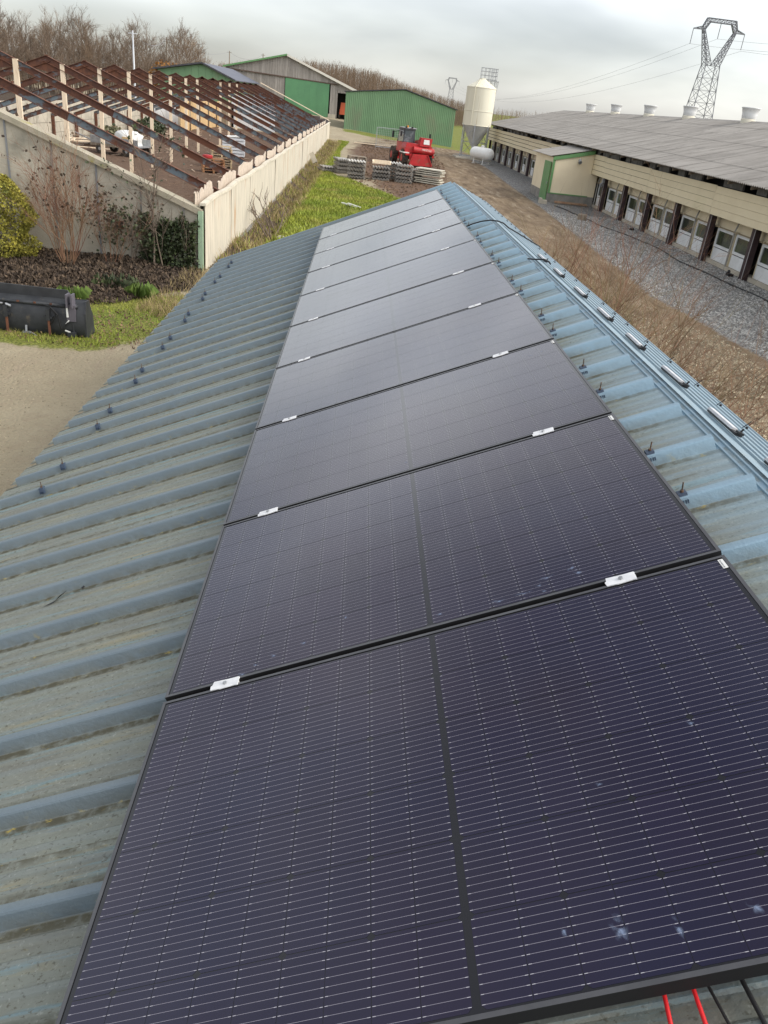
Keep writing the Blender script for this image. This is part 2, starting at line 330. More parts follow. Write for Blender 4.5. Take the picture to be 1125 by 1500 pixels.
bp = N(t, 'ShaderNodeBump'); bp.inputs['Strength'].default_value = 1; bp.inputs['Distance'].default_value = .05
L.new(gmath('ADD', gmath('ADD', mid, gmath('MULTIPLY', fine, .35)), gmath('MULTIPLY', vo.outputs['Distance'], -.4)), bp.inputs['Height']); L.new(bp.outputs[0], P.inputs['Normal'])
me.materials.append(gm)
go = bpy.data.objects.new('ground', me); COL.objects.link(go); struct(go)

# ------------------------------------------------------------------ the shed roof with the solar panels
TH = .40201; ct, stn = cos(TH), sin(TH); TT = math.tan(TH)
PX, PZ = 1.1338, -1.0580                       # upper edge of the panel plane
XE, XR = -2.25, 1.50                            # eave, apex
def zroof(x, off): return PZ+(x-PX)*TT-off/ct   # height of the plane 'off' below the panel plane
VAL, RT = .112, .064                            # valley floor and rib top below the panel plane
Y0R, Y1R = -3.7, 13.12
shed = thing('shed', 'long low shed with blue ribbed metal roof under the row of solar panels', 'shed', (0, 4.7, -ZG))
# roof metal
def roof_metal():
    M = bpy.data.materials.new('ribbed_roof_metal'); M.use_nodes = True; t = M.node_tree; L = t.links; P = t.nodes['Principled BSDF']
    P.inputs['Roughness'].default_value = .5; P.inputs['Specular IOR Level'].default_value = .5; P.inputs['Metallic'].default_value = .15
    pos = N(t, 'ShaderNodeNewGeometry').outputs['Position']; s3 = N(t, 'ShaderNodeSeparateXYZ'); L.new(pos, s3.inputs[0])
    def ns(sc, st, d=7, r=.62):
        mp = N(t, 'ShaderNodeMapping'); mp.inputs['Scale'].default_value = st; L.new(pos, mp.inputs['Vector'])
        x = N(t, 'ShaderNodeTexNoise'); x.inputs['Scale'].default_value = sc; x.inputs['Detail'].default_value = d; x.inputs['Roughness'].default_value = r; L.new(mp.outputs[0], x.inputs['Vector']); return x.outputs[0]
    def rr(v, a, b, c=0, d=1):
        r = N(t, 'ShaderNodeMapRange'); r.inputs['From Min'].default_value = a; r.inputs['From Max'].default_value = b; r.inputs['To Min'].default_value = c; r.inputs['To Max'].default_value = d; L.new(v, r.inputs['Value']); return r.outputs[0]
    def mm(op, a, b):
        n = N(t, 'ShaderNodeMath', operation=op)
        for i, v in enumerate((a, b)):
            if isinstance(v, (int, float)): n.inputs[i].default_value = v
            else: L.new(v, n.inputs[i])
        return n.outputs[0]
    def mix(f, a, b):
        x = N(t, 'ShaderNodeMix', data_type='RGBA'); L.new(f, x.inputs[0])
        for v, s in ((a, 6), (b, 7)):
            if isinstance(v, tuple): x.inputs[s].default_value = (*v, 1)
            else: L.new(v, x.inputs[s])
        return x.outputs[2]
    at = N(t, 'ShaderNodeAttribute'); at.attribute_name = 'dirt'; dsep = N(t, 'ShaderNodeSeparateColor'); L.new(at.outputs['Color'], dsep.inputs[0])
    blue = mix(rr(ns(2, (1, 1, 1)), .35, .65), (.138, .182, .213), (.165, .208, .236))
    blue = mix(rr(s3.outputs[0], .6, 1.3), blue, (.225, .335, .415))
    grime = mix(rr(ns(2.2, (1, 5, 1)), .35, .65), (.245, .265, .225), (.20, .205, .175))
    grime = mix(rr(ns(3, (.6, 5, 1)), .56, .72), grime, (.30, .27, .17))
    grime = mix(rr(ns(3.1, (.4, 8, 1)), .56, .66), grime, (.20, .28, .29))
    grime = mix(rr(ns(90, (1, 1, 1), 4), .58, .74), grime, (.36, .375, .33))
    grime = mix(rr(ns(70, (1, 1.5, 1), 4), .42, .34), grime, (.13, .13, .10))
    # red: how much dirt a profile zone gathers, green: lichen foot beside a rib
    k = mm('MULTIPLY', dsep.outputs[0], rr(mm('ADD', ns(5, (.3, 3.5, 1)), mm('MULTIPLY', mm('MINIMUM', s3.outputs[0], 0.2), -.09)), .20, .44))
    k = mm('MAXIMUM', k, mm('MULTIPLY', dsep.outputs[1], rr(ns(9, (.5, 1, 1)), .35, .5)))
    col = mix(k, blue, grime)
    col = mix(mm('MULTIPLY', dsep.outputs[1], rr(ns(26, (.8, 1, 1)), .34, .56)), col, (.095, .09, .06))
    col = mix(mm('MULTIPLY', dsep.outputs[1], rr(ns(23, (.8, 2, 1)), .62, .7)), col, (.42, .33, .09))
    L.new(col, P.inputs['Base Color']); L.new(mm('ADD', mm('MULTIPLY', k, .3), .42), P.inputs['Roughness'])
    b = N(t, 'ShaderNodeBump'); b.inputs['Distance'].default_value = .0018; L.new(ns(70, (1, 1, 1), 4), b.inputs['Height']); L.new(b.outputs[0], P.inputs['Normal'])
    return M
roofm = roof_metal()
# profile of one 0.36 m pitch around a rib: (dy, height, dirt, lichen)
prof = [(-.18, .0, 1, .15), (-.158, .0, 1, .1), (-.150, .005, .8, 0), (-.130, .005, .8, 0), (-.122, 0, 1, .1), (-.095, .0, 1, .2), (-.087, .004, .9, 0), (-.072, .004, .9, .0), (-.065, 0, 1, .3), (-.060, 0, 1, .9), (-.052, 0, 1, 1),
        (-.038, .001, .7, 1), (-.034, .004, .0, .35), (-.020, .043, 0, 0), (-.016, .048, .0, 0), (.010, .048, .25, 0), (.014, .044, .3, 0), (.028, .003, .9, .9), (.046, 0, 1, 1), (.07, 0, 1, .5), (.078, .004, 1, 0), (.092, .004, .9, 0), (.10, 0, 1, .1), (.125, 0, 1, .1), (.133, .005, .8, 0), (.150, .005, .8, 0), (.158, 0, 1, .1)]
def slope_pt(x, h): # point on the roof at horizontal x, raised h above valley floor (normal to the slope)
    return (x-h*stn, zroof(x, VAL)+h*ct)
def make_sheet(nr=3):
    vs = []; dv = []; pr = []
    for k in range(nr):
        for (dy, h, d, l) in prof: pr.append((k*.36+dy, h, d, l))
    pr.append((nr*.36-.18+.012, .0012, 1, 1)); 
    n = len(pr); xs_ = [XE, XE+.08, -1, 0, 1.2, 1.44, 1.4401, XR]
    for i, x in enumerate(xs_):
        for (y, h, d, l) in pr:
            hh = h
            if i == 0: hh = min(h, .0005)
            if i >= 6: hh = 0
            if i == 0 and h > .03: xx = XE+.07
            else: xx = x
            px, pz = slope_pt(xx, hh); vs.append((px, y, pz)); f = 1 if i < 6 else .15
            dv += [d*(1 if i < 4 else .95 if i == 4 else .45), l*(1 if i < 5 else .3), 0, 1]
    fs = [(j*n+i, j*n+i+1, (j+1)*n+i+1, (j+1)*n+i) for j in range(len(xs_)-1) for i in range(n-1)]
    me = bpy.data.meshes.new('roof_sheet'); me.from_pydata(vs, [], fs); me.materials.append(roofm)
    a = me.color_attributes.new('dirt', 'FLOAT_COLOR', 'POINT'); a.data.foreach_set('color', dv)
    return me
sm_ = make_sheet(); YB = 2.78
kk = 0
y = YB-.36*18
while y < Y1R-.5:
    o = inst(sm_, 'roof_sheet', shed, (0, y-4.7, ZG+rnd.uniform(0, .0008))); y += 1.08
YFAR = y-.36+.19
# cap: descending side with lengthwise flutes, from the apex to the outer edge
cm = MB(); prc = [(0, 0), (.03, 0.0), (.034, -.004), (.075, -.004), (.08, .006), (.092, .006), (.098, -.004)]
x = .098
while x < .5: prc += [(x+.045, -.004), (x+.05, .003), (x+.062, .003), (x+.067, -.004)]; x += .067
zap = zroof(XR, VAL)
SR = -.42
pc = [(XR-.012+dx, zap+.004+SR*max(dx-.012, 0)+dz) for dx, dz in prc]+[(XR+.53, zap+SR*.53-.06)]
XEDGE = pc[-1][0]
def cap_piece(a, b):
    m_ = MB(); m_.grid(lambda i, j: (pc[i][0], (a, b)[j], pc[i][1]), len(pc), 2); return m_
def paint(o, r, gq):
    a = o.data.color_attributes.new('dirt', 'FLOAT_COLOR', 'POINT'); a.data.foreach_set('color', [v for _ in o.data.vertices for v in (r, gq, 0, 1)]); return o
yy = Y0R
while yy < 13.0:
    paint(cap_piece(yy, min(yy+2.1, YFAR)).build('ridge_cap', roofm, shed), .3, .02).location.z += rnd.uniform(0, .001); yy += 2.1
# flat flashing line along the rib ends
f_ = MB(); 
for a, b, h in ((1.452, 1.458, .006), (1.475, 1.481, .006)):
    (xa, za), (xb, zb) = slope_pt(a, h), slope_pt(b, h); f_.hexa([(xa, Y0R, za-.006), (xb, Y0R, zb-.006), (xb, YFAR, zb-.006), (xa, YFAR, za-.006), (xa, Y0R, za), (xb, Y0R, zb), (xb, YFAR, zb), (xa, YFAR, za)])
paint(f_.build('flashing_lip', roofm, shed), .15, 0)
# body of the shed under the roof
wm = mat('shed_wall', (.20, .25, .28), (.15, .18, .2), 2, rough=.6)
w = MB(); zl, zr = zroof(-2.05, .2), zroof(1.47, .2)
w.prism([(-2.05, -ZG), (1.98, -ZG), (1.98, zr-.24), (1.47, zr), (-2.05, zl)], 'y', Y0R+.1, YFAR-.12); w.build('wall', wm, shed)
w = MB(); w.prism([(XE+.01, zroof(XE+.01, VAL+.01)), (XR-.01, zroof(XR-.01, VAL+.01)), (XEDGE-.005, pc[-1][1]-.0), (XEDGE-.005, pc[-1][1]-.10), (XR-.01, zap-.16), (XE+.01, zroof(XE+.01, VAL+.13))], 'y', YFAR-.1, YFAR-.06); w.build('barge_board', wm, shed)
# clips for the next row of rails: every third gap, two neighbouring ribs
clipm = mat('blue_clip', (.04, .06, .10), (.055, .08, .12), 30, rough=.5); boltm = mat('bolt', (.06, .055, .05), (.15, .08, .04), 60, rough=.6)
def clip_mesh():
    c = MB(); 
    for dx in (-.020, -.008, .008, .020): c.bar((dx, -.045, -.028), (dx, .045, -.028), .006, .02)
    c.hexa([(-.026, -.042, -.04), (.026, -.042, -.04), (.026, .042, -.04), (-.026, .042, -.04), (-.026, -.022, .012), (.026, -.022, .012), (.026, .022, .012), (-.026, .022, .012)])
    b = MB(); b.tube((0, 0, .01), (0.0, 0, .022), .011, n=6); b.tube((0, 0, .01), (.003, .001, .066), .0045, n=6)
    return c.mesh('saddle_clip', clipm), b.mesh('bolt', boltm)
cme, bme = clip_mesh()
def clip(x, y):
    px, pz = slope_pt(x, .048); o = inst(cme, 'saddle_clip', shed, (px, y-4.7, pz+ZG), (0, -TH, 0), (.6, .62, .7)); inst(bme, 'bolt', o, (0, 0, 0), (0, TH*.8+rnd.uniform(-.08, .08), 0))
for k in range(-4, 30):
    if k % 3 == 1: continue
    yk = YB+.36*k
    if 2.3 < yk < 12.8: clip(1.222+rnd.uniform(-.008, .010), yk)
    if 4.2 < yk < 12.8: clip(-1.83+rnd.uniform(-.02, .02), yk-.02)
# silver rail pieces on the ridge, each on a black foot with a screw
rb = MB(); rb.box(-.012, .012, -.12, .12, .010, .019); rb.box(-.017, -.012, -.12, .12, .008, .012); rb.box(.012, .017, -.12, .12, .008, .012)
rbe = rb.mesh('ridge_rail', alu); fb = MB(); fb.box(-.017, .017, -.165, .11, .0, .0095); fb.tube((.0, -.155, 0), (.010, -.158, .035), .004, n=6); fb.box(-.012, .012, -.18, -.15, .012, .02); fbe = fb.mesh('rail_foot', black_plastic)
for y in (2.52, 3.06, 3.66, 4.28, 4.90, 5.53, 6.22, 6.86):
    x = XR+.085; o = inst(rbe, 'ridge_rail', shed, (x, y-4.7, zap+SR*.075+.012+ZG), (0, .30, rnd.uniform(-.02, .02))); inst(fbe, 'rail_foot', o)
pg = MB(); pg.bar((-.02, 0, .0), (.016, .006, .03), .003, .003); pg.tube((.0, 0, -.004), (0, 0, .006), .006, n=6); pge = pg.mesh('cap_screw', black_plastic)
yy = 2.2
while yy < 12.9:
    inst(pge, 'cap_screw', shed, (XR+.36, yy-4.7, zap+SR*.35+.012+ZG)); yy += rnd.choice((.30, .42))
# ---- solar panels
SP = 1.154; L_, W_ = 1.762, 1.134; YP0 = 1.9437
def panel_frame_matrix(yc): # local x: up the slope (from left low edge to right high edge); local y: along the ridge; z: normal
    return
CU, CV, PU, PV = .0934, .1822, .0946, .1840
cellm = bpy.data.materials.new('solar_cell'); cellm.use_nodes = True
def solar(t, cell=True, wv=.33):
    L = t.links; P = t.nodes['Principled BSDF']; P.inputs['Roughness'].default_value = .45; P.inputs['Specular IOR Level'].default_value = .05
    P.inputs['Coat Weight'].default_value = 1; P.inputs['Coat Roughness'].default_value = .085; P.inputs['Coat IOR'].default_value = 1.48
    at = N(t, 'ShaderNodeUVMap'); at.uv_map = 'cell'; s = N(t, 'ShaderNodeSeparateXYZ'); L.new(at.outputs[0], s.inputs[0])
    def mm(op, a, b=0, c=0):
        n = N(t, 'ShaderNodeMath', operation=op)
        for i, v in enumerate((a, b, c)):
            if isinstance(v, (int, float)): n.inputs[i].default_value = v
            else: L.new(v, n.inputs[i])
        return n.outputs[0]
    def mix(f, a, b):
        x = N(t, 'ShaderNodeMix', data_type='RGBA'); L.new(f, x.inputs[0])
        for v, k in ((a, 6), (b, 7)):
            if isinstance(v, tuple): x.inputs[k].default_value = (*v, 1)
            else: L.new(v, x.inputs[k])
        return x.outputs[2]
    # u: 0..0.0905 across the half cell, v: 0..0.1825; ten wires
    fr = mm('ABSOLUTE', mm('SUBTRACT', mm('FRACT', mm('DIVIDE', s.outputs[1], .01825)), .5))      # 0 at wire
    endd = mm('MINIMUM', s.outputs[0], mm('SUBTRACT', CU, s.outputs[0]))
    pad = mm('LESS_THAN', mm('ABSOLUTE', mm('SUBTRACT', endd, .0045)), .003)
    halfw = mm('ADD', .0175, mm('MULTIPLY', pad, .014))
    wire = mm('MULTIPLY', mm('LESS_THAN', fr, halfw), mm('GREATER_THAN', endd, .0008))
    rv = N(t, 'ShaderNodeNewGeometry').outputs['Random Per Island'] if not cell else N(t, 'ShaderNodeObjectInfo').outputs['Random']
    pos = N(t, 'ShaderNodeNewGeometry').outputs['Position']
    nz = N(t, 'ShaderNodeTexNoise'); nz.inputs['Scale'].default_value = 1.1; nz.inputs['Detail'].default_value = 3; L.new(pos, nz.inputs['Vector'])
    base = mix(rv, (.0068, .003, .017), (.0105, .0045, .023))
    mr = N(t, 'ShaderNodeMapRange'); mr.inputs['From Min'].default_value = .4; mr.inputs['From Max'].default_value = .65; L.new(nz.outputs[0], mr.inputs['Value'])
    base = mix(mr.outputs[0], base, (.003, .003, .026))
    # fine grid fingers, dust
    du = N(t, 'ShaderNodeTexNoise'); du.inputs['Scale'].default_value = 500; L.new(pos, du.inputs['Vector'])
    dm = N(t, 'ShaderNodeMapRange'); dm.inputs['From Min'].default_value = .70; dm.inputs['From Max'].default_value = .78; dm.inputs['To Max'].default_value = .12; L.new(du.outputs[0], dm.inputs['Value'])
    base = mix(dm.outputs[0], base, (.25, .25, .3))
    d2 = N(t, 'ShaderNodeTexNoise'); d2.inputs['Scale'].default_value = 3; d2.inputs['Detail'].default_value = 6; L.new(pos, d2.inputs['Vector'])
    dd = N(t, 'ShaderNodeMapRange'); dd.inputs['From Min'].default_value = .3; dd.inputs['From Max'].default_value = .8; dd.inputs['To Max'].default_value = .02; L.new(d2.outputs[0], dd.inputs['Value'])
    base = mix(dd.outputs[0], base, (.25, .21, .22))
    wc = mix(pad, (wv, wv*.94, wv*1.08), (wv*1.5, wv*1.45, wv*1.55) if wv > .3 else (wv*1.35,)*3)
    col = mix(wire, base, wc)
    L.new(col, P.inputs['Base Color'])
    rn = N(t, 'ShaderNodeMapRange'); rn.inputs['From Min'].default_value = .3; rn.inputs['From Max'].default_value = .7; rn.inputs['To Min'].default_value = .06; rn.inputs['To Max'].default_value = .13; L.new(d2.outputs[0], rn.inputs['Value']); L.new(rn.outputs[0], P.inputs['Coat Roughness'])
solar(cellm.node_tree)
cellj = bpy.data.materials.new('solar_cells_joined'); cellj.use_nodes = True; solar(cellj.node_tree, False, .17)  # wires darkened on the farther panels, painting in the sky glare that hides them
cellm2 = bpy.data.materials.new('solar_cell_third'); cellm2.use_nodes = True; solar(cellm2.node_tree, True, .235)  # third panel: same glare fade painted into the wire colour, milder
backm = mat('black_backsheet', (.006, .006, .009), rough=.5, coat=1); _bp = backm.node_tree.nodes['Principled BSDF']; _bp.inputs['Coat Roughness'].default_value = .09; _bp.inputs['Coat IOR'].default_value = 1.48; _bp.inputs['Specular IOR Level'].default_value = .05
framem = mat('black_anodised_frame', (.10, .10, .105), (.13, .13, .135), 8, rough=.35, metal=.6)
ch = .009
def cell_outline(side):
    if side > 0: return [(0, 0), (CU-ch, 0), (CU, ch), (CU, CV-ch), (CU-ch, CV), (0, CV)]
    return [(ch, 0), (CU, 0), (CU, CV), (ch, CV), (0, CV-ch), (0, ch)]
def cell_mesh(side, m_=None):
    me = bpy.data.meshes.new('cell'); p = cell_outline(side); me.from_pydata([(x, y, 0) for x, y in p], [], [tuple(range(6))]); me.materials.append(m_ or cellm)
    uv = me.uv_layers.new(name='cell')
    for l in me.loops: uv.data[l.index].uv = p[l.vertex_index]
    return me
cme_ = {1: cell_mesh(1), -1: cell_mesh(-1)}; cme3_ = {1: cell_mesh(1, cellm2), -1: cell_mesh(-1, cellm2)}
def cell_pos():
    for half in (0, 1):
        for c in range(9):
            for r in range(6):
                x = -L_+.0225+c*PU if half == 0 else -.0225-9*PU+.0012+c*PU
                yield x, .0155+r*PV, 1 if (c+half) % 2 == 0 else -1
def joined_cells():
    me = bpy.data.meshes.new('cell_sheet'); v = []; f = []; uvs = []
    for x, y, s in cell_pos():
        p = cell_outline(s); o = len(v); v += [(x+a, y+b, 0) for a, b in p]; f.append(tuple(range(o, o+6))); uvs += p
    me.from_pydata(v, [], f); me.materials.append(cellj); uv = me.uv_layers.new(name='cell')
    for l in me.loops: uv.data[l.index].uv = uvs[l.vertex_index]
    return me
jc = joined_cells()
fr = MB(); fw, fh = .010, .035
fr.box(-L_, 0, 0, fw, -fh, 0); fr.box(-L_, 0, W_-fw, W_, -fh, 0); fr.box(-L_, -L_+fw, fw, W_-fw, -fh, 0); fr.box(-fw, 0, fw, W_-fw, -fh, 0)
fr_shaded = mat('shaded_frame_side', (.008, .008, .009), rough=.6)  # sides painted near-black for the shade between panels, top stays grey
fre = fr.mesh('frame', framem); fre.materials.append(fr_shaded)
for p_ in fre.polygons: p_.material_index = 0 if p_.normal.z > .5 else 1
bk = MB(); bk.box(-L_+fw, -fw, fw, W_-fw, -.008, -.0022); bke = bk.mesh('backsheet', backm)
clampm = mat('silver_clamp', (.80, .80, .80), (.68, .68, .69), 40, rough=.5, metal=.1)
cl = MB()
pts = [(-.043, -.018), (-.020, -.019), (-.014, -.021), (.030, -.018), (.041, -.020), (.042, .004), (.039, .006), (.043, .012), (.041, .019), (.01, .018), (-.038, .020), (-.040, .004), (-.045, .0)]
cl.prism(pts, 'z', .0005, .0035); cl.box(-.038, .038, -.009, .009, -.03, .0005)
cle = cl.mesh('clamp', clampm)
cb = MB(); cb.tube((0, 0, .0035), (0, 0, .009), .0065, n=6); cb.tube((0, 0, .0088), (0, 0, .0093), .003, n=6); cbe = cb.mesh('clamp_bolt', steel)
inkm = mat('ink', (.10, .10, .12), rough=.8)
stk = MB(); stk.box(-.026, -.012, .9*W_+.05, .9*W_+.095, -.0005, .0006); ste = stk.mesh('label_sticker', white_paint)
bars = MB(); 
for i in range(13): bars.box(-.0235, -.0195, .9*W_+.053+i*.003, .9*W_+.053+i*.003+rnd.uniform(.0008, .002), .0006, .0009)
bre = bars.mesh('barcode', inkm)
smm = bpy.data.materials.new('glass_smudge'); smm.use_nodes = True; t = smm.node_tree; P = t.nodes['Principled BSDF']; P.inputs['Base Color'].default_value = (.24, .30, .44, 1); P.inputs['Roughness'].default_value = .6
nn = N(t, 'ShaderNodeTexNoise'); nn.inputs['Scale'].default_value = 45; nn.inputs['Detail'].default_value = 5; tcn = N(t, 'ShaderNodeTexCoord'); t.links.new(tcn.outputs['Object'], nn.inputs['Vector'])
gd = N(t, 'ShaderNodeUVMap'); gd.uv_map = 'r'; sg = N(t, 'ShaderNodeSeparateXYZ'); t.links.new(gd.outputs[0], sg.inputs[0])
m1 = N(t, 'ShaderNodeMath', operation='MULTIPLY_ADD'); t.links.new(nn.outputs[0], m1.inputs[0]); m1.inputs[1].default_value = 1.6; m1.inputs[2].default_value = -.72
m2 = N(t, 'ShaderNodeMath', operation='MULTIPLY', use_clamp=True); t.links.new(m1.outputs[0], m2.inputs[0]); t.links.new(sg.outputs[0], m2.inputs[1])
m3 = N(t, 'ShaderNodeMath', operation='MULTIPLY', use_clamp=True); t.links.new(m2.outputs[0], m3.inputs[0]); m3.inputs[1].default_value = 3.2
t.links.new(m3.outputs[0], P.inputs['Alpha'])
def smudge(par, x, y, a, b, rot):
    me = bpy.data.meshes.new('smudge'); n = 12; v = [(0, 0, 0)]
    for i in range(n):
        th = 2*pi*i/n; r = rnd.uniform(.75, 1.2); v.append((a*r*cos(th), b*r*sin(th), 0))
    me.from_pydata(v, [], [(0, 1+i, 1+(i+1) % n) for i in range(n)]); uv = me.uv_layers.new(name='r')
    for l in me.loops: uv.data[l.index].uv = (1, 0) if l.vertex_index == 0 else (0, 0)
    me.materials.append(smm); inst(me, 'smudge', par, (x, y, -.0012), (0, 0, rot))
LAB = ['nearest dark solar panel filling the foreground, with crisp white wire lines', 'second solar panel from the camera, bluish smudges along its near edge',
       'third solar panel from the camera with a soft cloud reflection', 'fourth solar panel from the camera, turning from brown to grey', 'fifth solar panel from the camera, mid grey with sky glare',
       'sixth solar panel from the camera in the shiny grey stretch', 'seventh solar panel from the camera, pale grey with sky glare', 'eighth solar panel, third from the far end of the row',
       'ninth solar panel, last but one at the far end', 'farthest solar panel at the far end of the row, by the mud patch']
for k in range(10):
    y0 = YP0+(k-1)*SP+(SP-W_)/2
    p = thing('solar_panel', LAB[k], 'solar panel', (PX, y0, PZ+rnd.uniform(-.001, .001)), 0, 'solar panels in one row on the blue roof')
    p.rotation_euler = (rnd.uniform(-.0012, .0012), -TH+rnd.uniform(-.0008, .0008), 0)
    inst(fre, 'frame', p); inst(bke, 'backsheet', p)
    if k < 3:
        for x, y, s in cell_pos(): inst((cme_ if k < 2 else cme3_)[s], 'cell', p, (x, y, -.0018))
    else:
        o = inst(jc, 'cell_sheet', p, (0, 0, -.0018)); o['kind'] = 'stuff'
    s_ = inst(ste, 'label_sticker', p); inst(bre, 'barcode', s_)
    if k < 9:
        for u in ((PX-.855)/ct, (PX+.295)/ct):
            c = inst(cle, 'clamp', p, (-u+rnd.uniform(-.01, .01), W_+.010, 0), (0, 0, rnd.uniform(-.05, .05)), (rnd.uniform(.95, 1.1), 1, 1)); inst(cbe, 'clamp_bolt', c)
    if k == 0:
        for a in [(-.60, .11, .018, .03, .2), (-.50, .09, .008, .025, .1), (-.70, .13, .006, .016, 0), (-.36, .1, .012, .02, .4), (-.22, .12, .015, .03, .7), (-.31, .55, .01, .01, 0), (-.55, .44, .01, .008, 0)]: smudge(p, *a)
    if k == 1:
        for a in [(-.50, .10, .028, .010, .2), (-.53, .07, .01, .012, .5), (-.42, .115, .016, .012, 1), (-.405, .085, .012, .018, .3), (-.58, .05, .03, .008, .1), (-.66, .045, .025, .012, .1), (-.52, .035, .012, .008, 0), (-1.40, .075, .012, .012, 0), (-1.46, .05, .012, .010, 0), (-1.30, .10, .014, .010, .3), (-1.16, .18, .006, .014, .3), (-1.50, .02, .02, .01, 0), (-.85, .06, .01, .012, .6)]: smudge(p, *a)
    if k == 2:
        for a in [(-.16, .99, .02, .01, .3), (-.10, 1.0, .01, .01, .3), (-.9, .1, .01, .01, 0)]: smudge(p, *a)
# mounting rails under the near and far edges of the array
rl = MB()
for k in range(10):
    for u in (.30, 1.55):
        for e in (.12, .98):
            x = PX-u*ct+.0; y = YP0+(k-1)*SP+e; a = Vector((x, y-.12, zroof(x, .037))); b = Vector((x, y+.12, zroof(x, .037))); rl.bar(a, b, .04, .022)
rl.build('panel_rails', alu, shed, stuff=True)
# red and black cables out of the near end of the array
def roofcable(name, pts, h, r, m_, label):
    c = MB(); c.path([(slope_pt(x, hh)[0], y, slope_pt(x, hh)[1]) for (x, y, hh) in pts], r, 7); o = c.build(name, m_, smooth=True); tag(o, label, 'cable'); return o
roofcable('red_cable', [(.672, 1.0, .055), (.668, .86, .04), (.657, .75, .015), (.640, .55, .012), (.62, .1, .012)], 0, .0042, cable_red, 'left of two red cables coming out below the nearest panel')
roofcable('red_cable', [(.716, 1.0, .055), (.712, .86, .04), (.712, .75, .015), (.712, .55, .012), (.71, .1, .012)], 0, .0042, cable_red, 'right of two red cables coming out below the nearest panel')
roofcable('black_cable', [(.70, 1.0, .05), (.735, .85, .02), (.75, .75, .008), (.755, .6, .006), (.76, .1, .006)], 0, .003, cable_black, 'thin black cable just right of the red cables')
roofcable('black_cable', [(.76, 1.0, .05), (.79, .85, .02), (.80, .75, .008), (.83, .5, .008), (.86, .1, .008)], 0, .0045, cable_black, 'thick black cable at the lower right corner of the roof')
c = MB(); c.path([(1.12, 8.82, -1.13), (1.17, 8.82, -1.095), (1.23, 8.81, -1.062), (1.32, 8.78, -1.022), (1.40, 8.70, -.992), (1.47, 8.62, -.985), (1.53, 8.62, -1.0), (1.60, 8.68, -1.045), (1.70, 8.76, -1.09), (1.80, 8.81, -1.135), (1.90, 8.84, -1.18), (2.0, 8.86, -1.225), (2.06, 8.86, -1.30), (2.07, 8.85, -1.7)], .007, 7); tag(c.build('black_cable', cable_black, smooth=True), 'loose black cable looping from the panels over the ridge', 'cable')
c = MB(); c.path([(1.42, 6.62, -1.02), (1.46, 6.50, -1.0), (1.51, 6.44, -.985), (1.555, 6.44, -1.0), (1.575, 6.47, -1.02)], .006, 7); tag(c.build('black_cable', cable_black, smooth=True), 'short black cable end sticking out beside a silver ridge rail', 'cable')
dbr = MB()
for i in range(260):
    kx = rnd.randrange(-4, 28); x = rnd.uniform(-2.15, 1.3); y = YB+.36*kx+rnd.choice((-.055, .052, rnd.uniform(.07, .29)))+rnd.gauss(0, .006)
    if -.46 < x < 1.15 or y < .9: continue
    s_ = rnd.uniform(.003, .010); a = rnd.uniform(0, 6.3); q = [slope_pt(x+s_*cos(a+w_)*(1 if w_ in (0, pi) else .4), .003+rnd.uniform(0, .004)) for w_ in (0, pi/2, pi, 3*pi/2)]
    dbr.add([(q[n_][0], y+s_*sin(a+w_)*(1 if n_ % 2 == 0 else .4), q[n_][1]) for n_, w_ in enumerate((0, pi/2, pi, 3*pi/2))], [(0, 1, 2, 3)])
o_ = dbr.build('roof_debris', leaf_brown, shed, stuff=True)
sc = MB(); px, pz = slope_pt(-1.22, .004)
sc.add([(-1.30, 3.02, zroof(-1.30, VAL-.004)), (-1.24, 3.055, zroof(-1.24, VAL-.005)), (-1.205, 3.10, zroof(-1.205, VAL-.015)), (-1.225, 3.06, zroof(-1.225, VAL-.02)), (-1.25, 3.035, zroof(-1.25, VAL-.004))], [(0, 1, 4), (1, 2, 3), (1, 3, 4)])
tag(sc.build('plastic_scrap', black_plastic), 'larger black curled scrap lying on the blue roof at left', 'scrap')
sc = MB(); sc.add([(-1.13, 3.09, zroof(-1.13, VAL-.004)), (-1.118, 3.125, zroof(-1.118, VAL-.006)), (-1.123, 3.125, zroof(-1.123, VAL-.012)), (-1.138, 3.095, zroof(-1.138, VAL-.01))], [(0, 1, 2, 3)])
tag(sc.build('plastic_scrap', black_plastic), 'smaller black scrap lying on the blue roof beside the larger one', 'scrap')
#PART2
# ------------------------------------------------------------------ poultry house on the right
XW = 14.3                                        # face of the brown pillars
def eave(y): return -1.32+(y-28)*.0042
ph = thing('poultry_house', 'long cream poultry house with grey corrugated roof, brown pillars and roof vents', 'building', (22, 58, -ZG))
YA, YB_ = 9.0, 98.0
XRI, ZRI = 22.0, 1.02
def corr_sheet(w, l, p=.177, a=.026, nseg=6):
    m_ = MB(); n = int(w/p*nseg)+1
    m_.grid(lambda i, j: ((0, l)[j], i*w/(n-1), a*cos(2*pi*i*w/(n-1)/p)), n, 2)
    m_.grid(lambda i, j: ((0, l)[j], i*w/(n-1), a*cos(2*pi*i*w/(n-1)/p)-.007), n, 2)
    e = MB(); 
    for i in range(n-1):
        y0, y1 = i*w/(n-1), (i+1)*w/(n-1); z0, z1 = a*cos(2*pi*y0/p), a*cos(2*pi*y1/p); m_.add([(0, y0, z0), (0, y1, z1), (0, y1, z1-.007), (0, y0, z0-.007)], [(0, 3, 2, 1)])
    return m_.mesh('roof_sheet', fibro, smooth=False)
SL = math.hypot(XRI-13.55, ZRI+1.3); rows = 6; step = SL/rows; cs = corr_sheet(2.124, step+.12)
ang = math.atan2(ZRI+1.25, XRI-13.55)
